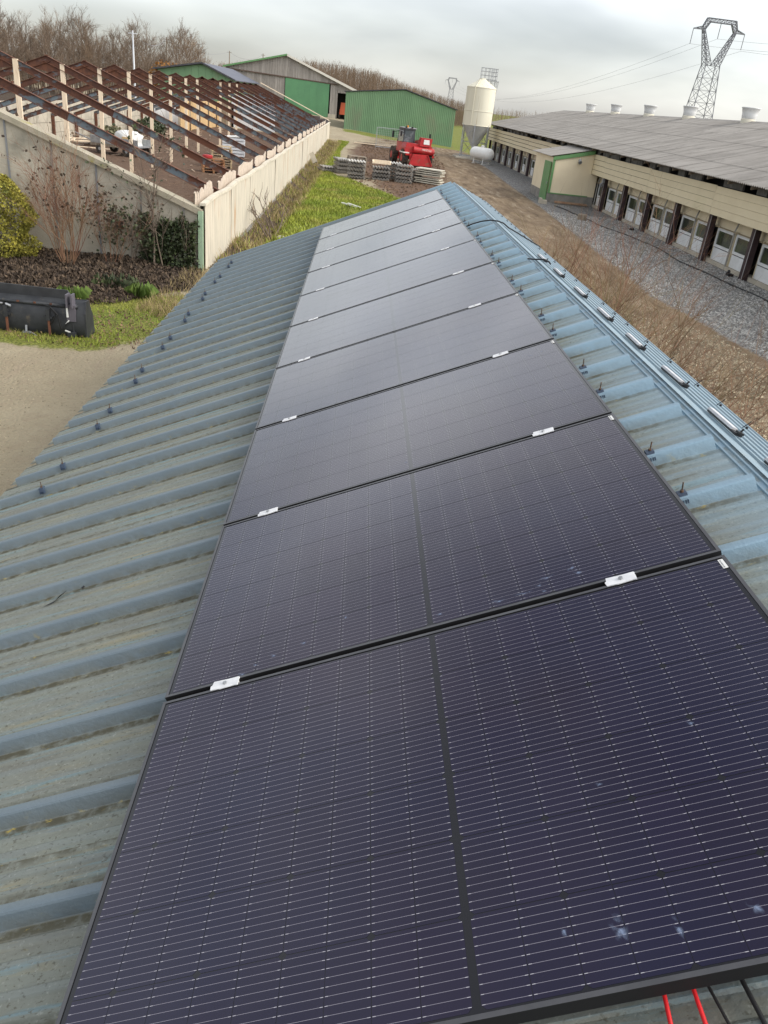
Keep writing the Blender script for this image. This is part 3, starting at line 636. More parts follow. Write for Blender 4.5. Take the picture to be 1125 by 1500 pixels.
for r in range(rows):
    y = YA
    while y < YB_-.5:
        zb = eave(y+1); a_ = math.atan2(ZRI-zb, XRI-13.55); f = r/rows
        o = inst(cs, 'roof_sheet', ph, (13.55+(XRI-13.55)*f-22, y-58, zb+(ZRI-zb)*f+ZG+.008*(r % 2)+rnd.uniform(0, .003)), (0, -a_+.007, 0)); y += 2.124
far = MB(); far.hexa([(22.02, YA, .98), (30.45, YA, -1.35), (30.45, YB_, -1.35), (22.02, YB_, .98), (22.02, YA, 1.03), (30.45, YA, -1.28), (30.45, YB_, -1.28), (22.02, YB_, 1.03)]); far.build('far_roof_slope', fibro, ph)
rc = MB(); rc.prism([(21.8, .99), (22, 1.07), (22.2, 1.01), (22.2, .99), (22, 1.05), (21.8, .97)], 'y', YA, YB_); rc.build('ridge_cap', fibro, ph)
# core
c = MB(); c.prism([(14.85, -ZG), (29.9, -ZG), (29.9, -1.45), (22, .78), (14.85, -1.12)], 'y', YA+.2, YB_-.1); c.build('core_wall', dark, ph)
c = MB(); c.prism([(14.6, -ZG), (29.95, -ZG), (29.95, -1.42), (22, .85), (14.6, -1.1)], 'y', YB_-.09, YB_-.04); c.build('end_wall', cream_wall, ph)
fbm = {}
for j in range(4):
    y = YA
    while y < YB_:
        l = min(7.98, YB_-y-.02); z1 = -1.63-j*.262; h = (y-28)*.0030*(1-j/4)
        if not (y > 50 and y < 51): pass
        b = MB(); b.hexa([(13.98+.012*(j % 2)*0, y, z1-.252+h), (14.02, y, z1-.252+h), (14.02, y+l, z1-.252+h), (13.98, y+l, z1-.252+h), (13.995, y, z1+h), (14.02, y, z1+h), (14.02, y+l, z1+h), (13.995, y+l, z1+h)])
        b.build('fascia_board', cream_board, ph); y += 8
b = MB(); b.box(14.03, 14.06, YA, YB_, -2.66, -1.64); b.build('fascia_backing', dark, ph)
y = YA
blk = mat('vent_blocks', (.10, .10, .095), (.16, .155, .145), 3, rough=.9)
while y < YB_-2:
    if rnd.random() < .75: b = MB(); b.box(14.12, 14.2, y, y+rnd.choice((1.35, 1.75, .8)), -1.62, -1.24); b.build('eave_block', blk, ph)
    y += 2
b = MB(); 
y = YA+.4
while y < YB_: b.hexa([(13.7, y, eave(y)-.16), (14.6, y, eave(y)+.02), (14.6, y+.07, eave(y)+.02), (13.7, y+.07, eave(y)-.16), (13.7, y, eave(y)-.05), (14.6, y, eave(y)+.15), (14.6, y+.07, eave(y)+.15), (13.7, y+.07, eave(y)-.05)]); y += 2
b.build('rafter_ends', old_wood, ph, stuff=True)
b = MB(); b.box(14.42, 14.84, YA+.2, YB_-.1, -ZG-.2, -4.36); b.build('plinth', concrete, ph)
b = MB(); b.box(14.62, 14.83, YA+.2, YB_-.1, -3.12, -2.5); b.build('upper_wall', cream_wall, ph)
# units
pil = MB(); pil.box(-.10, .12, -.14, .14, 0, 1.86); pile = pil.mesh('pillar', brown_paint)
ple = MB(); ple.box(-.115, -.101, -.15, -.118, 0, 1.86); plee = ple.mesh('pillar_edge', mat('pale_edge', (.35, .33, .33), rough=.7))
wf = MB(); wy, wz0, wz1 = .80, .62, 1.33
for a in ((-wy, -wy+.10, wz0, wz1), (wy-.10, wy, wz0, wz1), (-wy+.10, wy-.10, wz0, wz0+.10), (-wy+.10, wy-.10, wz1-.09, wz1)): wf.box(-.05, .02, a[0], a[1], a[2], a[3])
wfe = wf.mesh('window', white_pvc)
pn = MB(); pn.box(-.01, .005, -wy+.10, wy-.10, wz0+.10, wz1-.09); pne = pn.mesh('pane', glass_dark)
lp = MB(); lp.box(-.035, .01, -wy+.02, wy-.02, .13, .585); lp.box(-.045, -.035, -wy+.05, wy-.05, .16, .55); lpe = lp.mesh('lower_panel', white_pvc)
jb = MB(); jb.box(-.03, .02, -.03, .03, .1, 1.40); jbe = jb.mesh('jamb', cream_board)
pp = MB(); pp.tube((-.06, .0, .0), (-.06, 0, 1.42), .035, n=8); pp.tube((-.06, .0, 1.42), (.02, 0, 1.75), .03, n=6); ppe = pp.mesh('pipe', mat('pipe_grey', (.33, .32, .29), rough=.6))
rl_ = MB(); rl_.bar((-.10, -1.75, 1.40), (-.10, 1.75, 1.40), .025, .03); rle = rl_.mesh('rail', mat('rail_brown', (.30, .24, .15), rough=.7))
k = -4
while True:
    y = 29.3+4*k; k += 1
    if y > 97.5: break
    if not (52.2 < y < 56.8):
        o = inst(pile, 'pillar', ph, (XW-22, y-58, 0)); inst(plee, 'pillar_edge', o)
    for dy in (1.1, 2.9):
        yc = y+dy
        if yc > 96.5 or 51.2 < yc < 57.2: continue
        o = inst(wfe, 'window', ph, (14.56-22, yc-58, .02)); inst(pne, 'pane', o)
        inst(lpe, 'lower_panel', ph, (14.56-22, yc-58, .02)); inst(jbe, 'jamb', ph, (14.56-22, yc-58-wy-.04, .02)); inst(jbe, 'jamb', ph, (14.56-22, yc-58+wy+.04, .02))
    if y < 96 and not 49.5 < y < 57.5: inst(ppe, 'pipe', ph, (14.5-22, y+2-58, .0)); inst(rle, 'rail', ph, (14.5-22, y+2-58, 0))
# roof vents: things standing on the ridge
vent = thing('roof_vent', 'x', 'roof vent', (21.9, 48, ZRI), 0, 'white roof vents along the ridge of the poultry house')
b = MB(); b.lathe([(.40, -.25), (.40, .14), (.36, .15), (.36, -.2)], 18); b.build('base', mat('vent_base', (.62, .58, .47), rough=.7), vent, True, local=True)
b = MB(); b.lathe([(.37, .16), (.40, .19), (.42, .40), (.50, .68), (.53, .69), (.53, .73), (.50, .73), (.41, .55), (.38, .2)], 20); b.build('cowl', white_pvc, vent, True, local=True)
VL = ['nearest white roof vent, farthest to the right', 'white roof vent just left of the pylon foot', 'middle one of the white roof vents on the ridge', 'second white roof vent from the far end of the ridge', 'smallest and farthest white roof vent on the ridge']
for i, y in enumerate((50.0, 59.4, 67.9, 77.2, 86.0)):
    o = vent if i == 0 else copy_tree(vent); o.location = (21.95, y, ZRI); o['label'] = VL[i]
for i, y in enumerate((40.8,)):
    o = copy_tree(vent); o.location = (21.95, y, ZRI); o['label'] = 'roof vent on the ridge just beyond the right edge of the photo'
# annex
an = thing('entrance_annex', 'cream lean-to annex with green trim on the long poultry house', 'annex', (12.8, 54.5, -ZG))
b = MB(); b.prism([(11.6, -3.97), (13.97, -3.97), (13.97, -1.46), (11.6, -1.98)], 'y', 51.55, 57.2); b.build('wall', cream_wall, an)
b = MB(); b.box(11.58, 14.4, 51.53, 57.22, -4.6, -3.975); b.build('plinth', concrete_dark, an)
b = MB(); b.prism([(13.98, -3.97), (14.40, -3.97), (14.40, -2.7), (13.98, -2.7)], 'y', 51.56, 57.2); b.build('inner_wall', cream_wall, an)
b = MB(); b.hexa([(11.52, 51.50, -3.97), (11.66, 51.50, -3.97), (11.66, 51.549, -3.97), (11.52, 51.549, -3.97), (11.52, 51.50, -2.0), (11.66, 51.50, -2.0), (11.66, 51.549, -2.0), (11.52, 51.549, -2.0)]); b.build('corner_trim', green_trim, an)
b = MB(); b.box(11.67, 14.0, 51.50, 51.549, -3.99, -3.93); b.build('base_trim', green_trim, an)
b = MB(); b.prism([(11.5, -2.14), (13.97, -1.58), (13.97, -1.37), (11.5, -1.93)], 'y', 51.47, 51.52); b.build('verge_board', green_trim, an)
b = MB(); n = 34
b.grid(lambda i, j: ((11.35, 13.96)[j], 51.42+i*(57.4-51.42)/(n*4), (-1.91, -1.335)[j]+.02*cos(2*pi*i/4)), n*4+1, 2); b.build('roof', fibro, an)
b = MB(); b.bar((13.1, 51.5, -1.98), (13.1, 51.35, -1.92), .06, .06); b.tube((13.1, 51.42, -1.98), (13.1, 51.25, -2.1), .09, .12, 8); b.build('lamp', steel, an)
dr = MB(); dr.box(11.50, 11.56, 51.95, 53.75, -4.45, -2.25); d_ = dr.build('green_door', green_trim, an)
hb = MB(); hb.box(11.46, 11.50, 52.05, 52.1, -3.5, -3.35); hb.build('handle', steel, d_)
# camera on the first pillar left of the annex... security lamp box on pillar
b = MB(); b.box(14.08, 14.2, 49.1, 49.35, -2.95, -2.72); b.bar((14.0, 49.2, -3.1), (14.15, 49.25, -3.0), .16, .16); tag(b.build('wall_speaker', mat('grey_plastic', (.25, .25, .26), rough=.5)), 'small grey fixture mounted on the pillar beside the annex', 'fixture')
# things on the gravel
b = MB(); b.bar((11.9, 50.9, gz(11.9, 50.9)+.12), (14.0, 51.15, gz(14, 51)+.09), .20, .035, (0, -.5, 1)); tag(b.build('plank', mat('reddish_plank', (.22, .12, .07), (.3, .2, .13), 3, rough=.8)), 'reddish brown plank lying along the plinth of the annex', 'plank')
b = MB(); b.box(10.85, 11.3, 50.2, 50.65, -4.52, -4.30); b.box(10.85, 11.0, 50.2, 50.65, -4.30, -4.2); tag(b.build('concrete_block', concrete), 'pale concrete block lying in front of the annex door', 'block')
b = MB(); b.lathe([(.001, .30), (.20, .30), (.23, .26), (.235, .04), (.22, 0)], 14, (11.8, 43.6, gz(11.8, 43.6))); tag(b.build('log', old_wood, smooth=False), 'short cut log standing on the gravel near the annex', 'log')
hp = []
for i in range(60):
    t_ = i/59; y = 49.5-34*t_; x = 11.6+1.15*min(1, t_*2.6)+.75*t_+.12*sin(t_*21)+.06*sin(t_*47)
    hp.append((x, y, -ZG+.03))
b = MB(); b.path(hp, .028, 6); tag(b.build('black_hose', cable_black, smooth=True), 'long black hose snaking over the gravel along the poultry house', 'hose')
b = MB(); b.box(13.95, 14.15, 29.75, 30.0, -4.5, -4.4); b.tube((14.0, 29.9, -4.42), (14.1, 30.1, -4.36), .06, n=8); tag(b.build('hose_connector', black_plastic), 'small black connector on the gravel at the foot of a brown pillar', 'connector')
b = MB(); b.tube((13.7, 41.2, -4.45), (13.9, 41.35, -4.44), .06, n=8); tag(b.build('dropped_hose_end', black_plastic), 'short black piece of hose on the gravel below a window', 'hose')

# ------------------------------------------------------------------ feed silo and gas tank
SX, SY = 11.75, 91.5
si = thing('feed_silo', 'tall cream feed silo with rust streaks, cone bottom and caged ladder on top', 'silo', (SX, SY, -ZG+.1))
R_ = 1.50
b = MB(); b.lathe([(R_, -1.32), (R_, 2.18)], 32, (SX, SY, 0)); b.build('shell', silo_cream, si, True)
b = MB(); 
for z in (-1.34, .0, 2.16): b.lathe([(R_+.005, z), (R_+.03, z+.01), (R_+.03, z+.05), (R_+.005, z+.06)], 32, (SX, SY, 0))
b.build('hoop', silo_cream, si, True)
b = MB(); b.lathe([(R_+.04, 2.16), (R_+.02, 2.22), (.35, 2.95), (.34, 3.03), (0, 3.08)], 32, (SX, SY, 0)); b.build('cone_roof', silo_cream, si, False)
b = MB(); b.lathe([(R_-.02, -1.34), (.22, -3.45), (.2, -3.7), (0, -3.7)], 28, (SX, SY, 0)); b.build('hopper', mat('hopper_grey', (.52, .52, .48), (.44, .44, .41), 2, rough=.5), si, True)
for i in range(6):
    a = 2*pi*i/6+.3; b = MB(); x, y = SX+(R_-.02)*cos(a), SY+(R_-.02)*sin(a); b.bar((x, y, -4.45), (x, y, -1.2), .09, .09); a2 = a+2*pi/6
    b.build('leg', steel, si)
    b = MB(); x2, y2 = SX+(R_-.02)*cos(a2), SY+(R_-.02)*sin(a2); b.bar((x, y, -4.3), (x2, y2, -2.9), .04, .04); b.bar((x, y, -2.9), (x2, y2, -2.9), .04, .04); b.bar((x, y, -2.9), (x2, y2, -1.5), .04, .04); b.build('brace', steel, si)
b = MB(); b.path([(SX-.8, SY-1.42, -1.3), (SX-.8, SY-1.42, 2.2), (SX-.3, SY-.5, 2.9)], .04); b.build('filling_pipe', silo_cream, si)
# ladder + cage
lx, ly = SX+1.15, SY+.95
b = MB()
for s in (-.22, .22): b.tube((lx+s, ly, -4.4), (lx+s, ly, 4.0), .025, n=5)
z = -4.2
while z < 3.9: b.tube((lx-.22, ly, z), (lx+.22, ly, z), .015, n=4); z += .3
b.build('ladder', steel, si)
b = MB(); cxx, cyy = SX+.55, SY+.2
for dx in (-.75, -.35, .05, .45, .85): 
    for dy in (-.4, .45): b.tube((cxx+dx, cyy+dy, 2.55 if dx < .6 else 2.2), (cxx+dx, cyy+dy, 4.02), .026, n=4)
for z in (3.0, 3.35, 3.7, 4.0):
    P4 = [(cxx-.75, cyy-.4, z), (cxx+.85, cyy-.4, z), (cxx+.85, cyy+.45, z), (cxx-.75, cyy+.45, z), (cxx-.75, cyy-.4, z)]; b.path(P4, .022, 4)
b.box(cxx-.1, cxx+1.1, cyy-.4, cyy+.45, 2.86, 2.92)
b.bar((cxx+1.05, cyy-.4, 2.86), (SX+R_, cyy-.2, 1.7), .04, .04); b.bar((cxx+1.05, cyy+.4, 2.86), (SX+R_, cyy+.4, 1.7), .04, .04); b.build('guard_cage', steel, si)
b = MB(); b.box(SX-1.9, SX+1.8, SY-1.9, SY+1.9, -4.6, -4.38); b.build('slab', concrete, si)
tk = thing('gas_tank', 'white cylindrical gas tank on legs below the cream silo', 'tank', (11.7, 83.8, gz(11.7, 83.8)))
A_ = Vector((-.62, .9, .92)); B_ = Vector((.55, -.85, .92)); dd = (B_-A_).normalized()
b = MB(); rt = .56; stp = [(-.42, .02), (-.38, .25), (-.28, .42), (-.14, .52), (0, rt)]
def ring(c0, r, n=20):
    x = dd.cross(Vector((0, 0, 1))).normalized(); y = x.cross(dd); return [c0+(x*cos(2*pi*i/n)+y*sin(2*pi*i/n))*r for i in range(n)]
rings = [ring(A_+dd*o, r) for o, r in stp]+[ring(B_-dd*o, r) for o, r in reversed(stp)]
vs = [v for r in rings for v in r]; n = 20
b.add(vs, [(k*n+i, k*n+(i+1) % n, (k+1)*n+(i+1) % n, (k+1)*n+i) for k in range(len(rings)-1) for i in range(n)]+[tuple(range(n))[::-1], tuple(range(len(vs)-n, len(vs)))])
b.build('vessel', white_paint, tk, True, local=True)
for f in (.18, .82):
    c0 = A_.lerp(B_, f); x = dd.cross(Vector((0, 0, 1))).normalized(); b = MB()
    b.bar(c0+x*.35-Vector((0, 0, .35)), c0+x*.4-Vector((0, 0, .92)), .08, .06); b.bar(c0-x*.35-Vector((0, 0, .35)), c0-x*.4-Vector((0, 0, .92)), .08, .06); b.bar(c0+x*.5-Vector((0, 0, .9)), c0-x*.5-Vector((0, 0, .9)), .16, .05); b.build('leg', white_paint, tk, local=True)
b = MB(); c0 = (A_+B_)/2; b.lathe([(.0, .2), (.14, .2), (.16, .16), (.16, 0)], 12, tuple(c0+Vector((0, 0, rt-.03)))); b.build('valve_cover', white_paint, tk, True, local=True)

# ------------------------------------------------------------------ roofless barn on the left
rbn = thing('roofless_barn', 'roofless barn with pale walls and bare rusty steel rafters', 'building', (-11.9, 61, -ZG))
XL, XG, XA, ZA, ZF = -4.0, -19.8, -11.9, .26, -2.80
FS = 4.47; FR = [24.9+FS*k for k in range(17)]
al = math.atan2(ZA-ZF, XL-XA); RLEN = math.hypot(ZA-ZF, XL-XA)
def ibeam(L0, d=.22, w=.13, sgn=-1):
    b = MB(); b.box(min(0, sgn*L0), max(0, sgn*L0), -w/2, w/2, d/2-.012, d/2); b.box(min(0, sgn*L0), max(0, sgn*L0), -w/2, w/2, -d/2, -d/2+.012); b.cur = 1; b.box(min(0, sgn*4.6), max(0, sgn*4.6), -.005, .005, -d/2+.012, d/2-.012); b.cur = 2; b.box(min(sgn*4.6, sgn*L0), max(sgn*4.6, sgn*L0), -.005, .005, -d/2+.012, d/2-.012); b.cur = 0
    x = .8
    while x < L0: # purlin cleats on the top flange
        c0 = sgn*x; b.box(min(c0, c0+sgn*.02), max(c0, c0+sgn*.02), -w/2, w/2, d/2, d/2+.05); x += 1.35
    return b
web_m = mat('web_blue_rust', (.15, .185, .205), (.10, .06, .05), 4, .48, .58, (.14, .055, .03), .6, .52, .58, .75, bump=.003, bs=30, world=True)
rm_ = [ibeam(RLEN+.1).mesh('rafter', [rust2, web_m, rust]), ibeam(RLEN+.1, sgn=1).mesh('rafter', [rust2, web_m, rust])]
hm = MB(); hm.prism([(-.75, -.42), (0, -.16), (.75, -.42), (0, -.55)], 'y', -.01, .01); hme = hm.mesh('haunch_plate', rust2)
colm = MB(); colm.box(-.09, .09, -.06, .06, 0, ZG+ZF-.1); cole = colm.mesh('column', rust2)
pst = MB(); pst.box(-.08, .08, -.04, .04, 0, 4.54); pste = pst.mesh('timber_post', raw_wood)
for k, y in enumerate(FR):
    inst(rm_[0], 'rafter', rbn, (XL+11.9, y-61, ZF-.13+ZG), (0, al, 0)); inst(rm_[1], 'rafter', rbn, (XG+11.9, y-61, ZF-.13+ZG), (0, -al, 0))
    inst(hme, 'haunch_plate', rbn, (0, y-61, ZA+ZG-.0)); inst(cole, 'column', rbn, (XL-.12+11.9, y-61, 0)); inst(cole, 'column', rbn, (XG+.12+11.9, y-61, 0))
    if 1 <= k <= 12 and k != 9: inst(pste, 'timber_post', rbn, (-11.36+11.9+rnd.uniform(-.04, .04), y-61, -.02), (rnd.uniform(-.008, .008), rnd.uniform(-.006, .018), 0))
# side wall: fluted sheets, one per bay
fl = MB(); nn_ = 88
def wallpt(i, j, d=0): y = i*FS/nn_; return (d+.034*cos(2*pi*y/.34)+(0, .0)[j], y, (0, 1.76)[j])
fl.grid(lambda i, j: wallpt(i, j), nn_+1, 2); fl.grid(lambda i, j: wallpt(i, j, -.12), nn_+1, 2)
for i in range(nn_): a, b_, c, d = wallpt(i, 1), wallpt(i+1, 1), wallpt(i+1, 1, -.12), wallpt(i, 1, -.12); fl.add([a, b_, c, d], [(0, 1, 2, 3)])
fle = fl.mesh('wall_sheet', cream_sheet, smooth=False)
cp = MB(); 
for i in range(22):
    y0, y1 = i*FS/22, (i+1)*FS/22; z0, z1 = 1.765+.022*sin(y0*2*pi/FS-1), 1.765+.022*sin(y1*2*pi/FS-1)
    cp.hexa([(-.10, y0, z0-.04), (.05, y0, z0-.05), (.05, y1, z1-.05), (-.10, y1, z1-.04), (-.10, y0, z0+.02), (.05, y0, z0+.02), (.05, y1, z1+.02), (-.10, y1, z1+.02)])
cpe = cp.mesh('coping', mat('pale_coping', (.66, .60, .48), (.55, .5, .4), 3, rough=.8))
y = 21.73; k = 0
while y < 100:
    inst(fle, 'wall_sheet', rbn, (-3.95+11.9+rnd.uniform(-.01, .01), y-61, -.10+rnd.uniform(-.02, .02)), (0, rnd.uniform(-.01, .01), 0), (1, min(1, (101-y)/FS), 1)); inst(cpe, 'coping', rbn, (-3.95+11.9, y-61, -.06+rnd.uniform(-.012, .012))); y += FS*.998
b = MB(); b.box(-4.12, -3.86, 21.7, 101, -5.2, -4.57); b.build('footing', concrete_dark, rbn)
# ragged inner sheets between the rafter feet
for k in range(17):
    y0 = 21.9 if k == 0 else FR[k-1]+rnd.uniform(.3, .7); y1 = FR[k]-rnd.uniform(.15, .35); hk = rnd.uniform(-.12, .05)
    b = MB(); n = 26; tz = []
    for i in range(n+1):
        t_ = i/n; z = -2.50+hk*(1-t_)-.05*sin(t_*7+k)-rnd.uniform(0, .07)-(.35*rnd.random() if rnd.random() < .14 else 0); tz.append(z)
    xq = -4.22
    f0 = lambda i: y0+(y1-y0)*i/n
    b.add([(xq, f0(i), -3.15) for i in range(n+1)]+[(xq+.01, f0(i), tz[i]) for i in range(n+1)]+[(xq-.03, f0(i), -3.15) for i in range(n+1)]+[(xq-.02, f0(i), tz[i]) for i in range(n+1)],
          [(i, i+1, n+1+i+1, n+1+i) for i in range(n)]+[(2*n+2+i+1, 2*n+2+i, 3*n+3+i, 3*n+3+i+1) for i in range(n)]+[(n+1+i, n+1+i+1, 3*n+3+i+1, 3*n+3+i) for i in range(n)])
    b.build('broken_sheet', broken_sheet_m, rbn)
# gable wall
def gtop(x): return -2.90+(-4.19-x)*.371 if x > XA else -2.90+(-4.19-XA)*.371-(XA-x)*.371
GJ = [-4.1, -4.47, -5.55, -6.64, -7.72, -8.80, -9.88, -10.96, -11.9, -13, -14.1, -15.2, -16.3, -17.4, -18.6, -19.8]
for i in range(len(GJ)-1):
    xa, xb = GJ[i+1]+.022, GJ[i]-.022; d = rnd.uniform(0, .012); b = MB(); b.prism([(xa, -4.30), (xb, -4.30), (xb, gtop(xb)-.1), (xa, gtop(xa)-.1)], 'y', 21.73-d, 21.9); b.build('wall_panel', concrete, rbn)
    b = MB(); b.prism([(xa-.044, -4.35), (xa, -4.35), (xa, gtop(xa)-.11), (xa-.044, gtop(xa)-.11)], 'y', 21.70, 21.85); b.build('joint_post', concrete_dark if i % 2 else mat('joint_grey', (.24, .245, .25), rough=.6, metal=.2), rbn)
b = MB(); b.box(-19.8, -4.1, 21.72, 22.0, -4.9, -4.305); b.build('plinth', concrete_dark, rbn)
copm = mat('mossy_coping', (.40, .35, .27), (.33, .30, .22), 3, .4, .6, (.30, .27, .06), 1.6, .60, .72, .9, bump=.01)
b = MB(); b.prism([(-3.98, gtop(-3.98)-.12), (-3.98, gtop(-3.98)+.02), (XA, gtop(XA)+.02), (XG, gtop(XG)+.02), (XG, gtop(XG)-.12), (XA, gtop(XA)-.12)], 'y', 21.62, 22.05); b.build('gable_coping', copm, rbn)
b = MB(); b.box(-4.08, -3.96, 21.60, 21.72, -4.55, -2.98); b.build('corner_post', mat('pale_green_paint', (.36, .48, .33), (.30, .42, .28), 4, rough=.6), rbn)
b = MB(); b.box(-6.22, -6.02, 21.66, 21.72, -3.62, -3.42); b.build('wall_vent', rust2, rbn)
# rear long wall: concrete slabs in four courses
sb = MB(); sb.box(0, .14, 0, 2.22, 0, .59); sbe = sb.mesh('wall_slab', concrete)
for r in range(4):
    y = 22.0+(r % 2)*.0
    while y < 100: inst(sbe, 'wall_slab', rbn, (XG-.14+11.9+rnd.uniform(-.015, .015), y-61, r*.61)); y += 2.235
# partitions and the far end wall
def panel(name, x0, x1, y0, y1, z0, z1, m_): b = MB(); b.box(x0, x1, y0, y1, z0, z1); return b.build(name, m_, rbn)
panel('partition', -19.6, -19.55, 82.8, 93, -4.5, -2.2, white_sheet)
for i in range(5): panel('tan_partition', -17.2+i*.16-.06, -17.2+i*.16, 83+4.2*i, 87.15+4.2*i, -4.5, -1.9, tan_board)
for i in range(5): panel('end_panel', -15.2+i*1.0, -14.22+i*1.0, 101.2, 101.26, -4.5, -1.0, white_sheet)
for i in range(6): panel('end_panel', -10.2+i*1.03, -9.2+i*1.03, 101.2, 101.26, -4.5, -1.5-.2*i, mat('dark_sheet', (.14, .13, .13), (.2, .18, .17), 2, rough=.8, objrnd=.2))
for i in range(6): panel('end_wall_panel', -19.7+i*.8, -18.95+i*.8, 101.2, 101.3, -4.5, -2.0, old_wood)
b = MB()  # top boards on the far verge
b.bar((-4.0, 100.7, -2.6), (-11.9, 100.7, .42), .35, .06); b.build('verge_board', raw_wood, rbn)
# --- things inside the ruin
def quadbox(bm, c, u, v, w): # oriented box from centre + half axes
    c, u, v, w = map(Vector, (c, u, v, w)); bm.hexa([c-u-v-w, c+u-v-w, c+u+v-w, c-u+v-w, c-u-v+w, c+u-v+w, c+u+v+w, c-u+v+w])
tr = thing('car_trailer', 'grey flat car trailer carrying a white bag inside the roofless barn', 'trailer', (-14.6, 53.2, -ZG), math.radians(-14))
b = MB(); b.box(-1.6, 1.5, -.85, .85, .52, .60); b.box(-1.6, 1.5, -.87, -.83, .60, .95); b.box(-1.6, 1.5, .83, .87, .60, .95); b.box(-1.62, -1.58, -.83, .83, .6, .95); b.build('bed', steel, tr, local=True)
b = MB(); b.box(-1.6, 1.5, -.89, -.872, .42, .56); b.build('side_rail', old_wood, tr, local=True)
for x, yy in ((-1.0, -.8), (.75, -.8), (1.2, -.8), (.75, .8), (1.2, .8), (-1.0, .8)):
    b = MB(); b.tube((x, yy-.09, .26), (x, yy+.09, .26), .26, n=14); wq = b.build('wheel', rubber, tr, local=True); b = MB(); b.tube((x, yy-.1, .26), (x, yy+.1, .26), .09, n=10); b.build('rim', steel, wq, local=True)
b = MB(); b.bar((-1.6, -.1, .5), (-3.0, -.2, .95), .07, .07); b.build('drawbar', steel, tr, local=True)
def blob(name, loc, sx_, sy_, sz_, m_, label, cat, seed=1, group=None):
    r = random.Random(seed); b = MB(); nu, nv = 14, 8; ph_ = [[r.uniform(.82, 1.1) for _ in range(nu)] for _ in range(nv)]
    b.grid(lambda i, j: (loc[0]+sx_*ph_[j][i % nu]*cos(2*pi*i/nu)*min(1, sin(pi*(j+.02)/(2*(nv-1)))*1.35), loc[1]+sy_*ph_[j][i % nu]*sin(2*pi*i/nu)*min(1, sin(pi*(j+.02)/(2*(nv-1)))*1.35), loc[2]+sz_*cos(pi*j/(2*(nv-1)))*ph_[j][0]), nu+1, nv)
    o = b.build(name, m_, smooth=True); tag(o, label, cat, group); return o
blob('white_bag', (-14.2, 53.3, -ZG+.6), .85, .75, .8, white_paint, 'big white sack standing on the grey trailer', 'sack', 3)
b = MB(); b.box(-14.35, -14.0, 52.3, 52.6, -3.95, -3.45); tag(b.build('cardboard_box', tan_board), 'small brown box in front of the white sack on the trailer', 'box')
def pallet_stack(x, y, n, label, m_, rz=0, tilt=0):
    t_ = thing('pallet_stack', label, 'pallets', (x, y, gz(x, y)), rz)
    for k in range(n):
        b = MB(); z = k*.145
        for q in range(5): b.box(-.6, .6, -.5+q*.22, -.38+q*.22, z+.12, z+.142)
        for q in (-.55, 0, .55): b.box(q-.05, q+.05, -.5, .5, z+.0, z+.12)
        o = b.build('pallet', m_, t_, local=True); o.rotation_euler = (rnd.uniform(-.02, .02)+tilt, rnd.uniform(-.02, .02), rnd.uniform(-.06, .06))
    return t_
pallet_stack(-8.25, 48.2, 5, 'stack of reddish wooden pallets inside the ruin near the pale side wall', mat('red_pallet', (.34, .15, .07), (.42, .24, .12), 3, rough=.85, objrnd=.2), .25)
pallet_stack(-8.35, 51.8, 8, 'taller stack of pale wooden pallets behind the reddish ones', mat('pale_pallet', (.58, .44, .27), (.45, .35, .22), 3, rough=.85, objrnd=.15), .2)
blob('red_cloth', (-8.5, 47.9, -ZG+.74), .3, .22, .2, red_paint, 'small red cloth lying on the reddish pallets', 'cloth', 8)
ct_ = thing('wire_crate', 'white bulk crate inside the ruin beyond the pallets', 'crate', (-8.9, 60.5, -ZG), .1)
for j in range(6): b = MB(); b.box(-.75, .75, -.6, -.57, .08+j*.2, .22+j*.2); b.box(-.75, .75, .57, .6, .08+j*.2, .22+j*.2); b.box(.72, .75, -.57, .57, .08+j*.2, .22+j*.2); b.box(-.75, -.72, -.57, .57, .08+j*.2, .22+j*.2); b.build('slat', white_sheet, ct_, local=True)
b = MB(); quadbox(b, (0, 0, 1.3), (.78, 0, .06), (0, .62, 0), (0, 0, .03)); b.build('lid', white_paint, ct_, local=True)
pl_ = thing('leaning_boards', 'boards and a green sheet leaning on the rear slab wall of the ruin', 'boards', (-19.2, 49, -ZG))
for i in range(9):
    b = MB(); y = 46.2+i*.42; h = rnd.uniform(1.5, 2.4); b.bar((-18.9, y, -ZG), (-19.72, y+rnd.uniform(-.3, .3), -ZG+h), .3, .04, (1, 0, .3)); b.build('board', [old_wood, grey_wood, green_clad, mat('brown_board', (.16, .09, .05), rough=.8)][(0, 2, 2, 3, 3, 0, 1, 0, 1)[i]], pl_)
pw = thing('timber_pile', 'untidy pile of planks on the mud along the rear wall of the ruin', 'timber pile', (-18, 60, -ZG))
for i in range(26):
    x, y = rnd.uniform(-18.9, -16.6), rnd.uniform(55, 64); a = rnd.gauss(.9, .35); l = rnd.uniform(.8, 2.2); z = -ZG+rnd.uniform(.03, .45)
    b = MB(); b.bar((x-l*cos(a), y-l*sin(a), z), (x+l*cos(a), y+l*sin(a), z+rnd.uniform(-.1, .12)), .18, .05); b.build('board', rnd.choice((old_wood, grey_wood, raw_wood)), pw)
rub = MB()
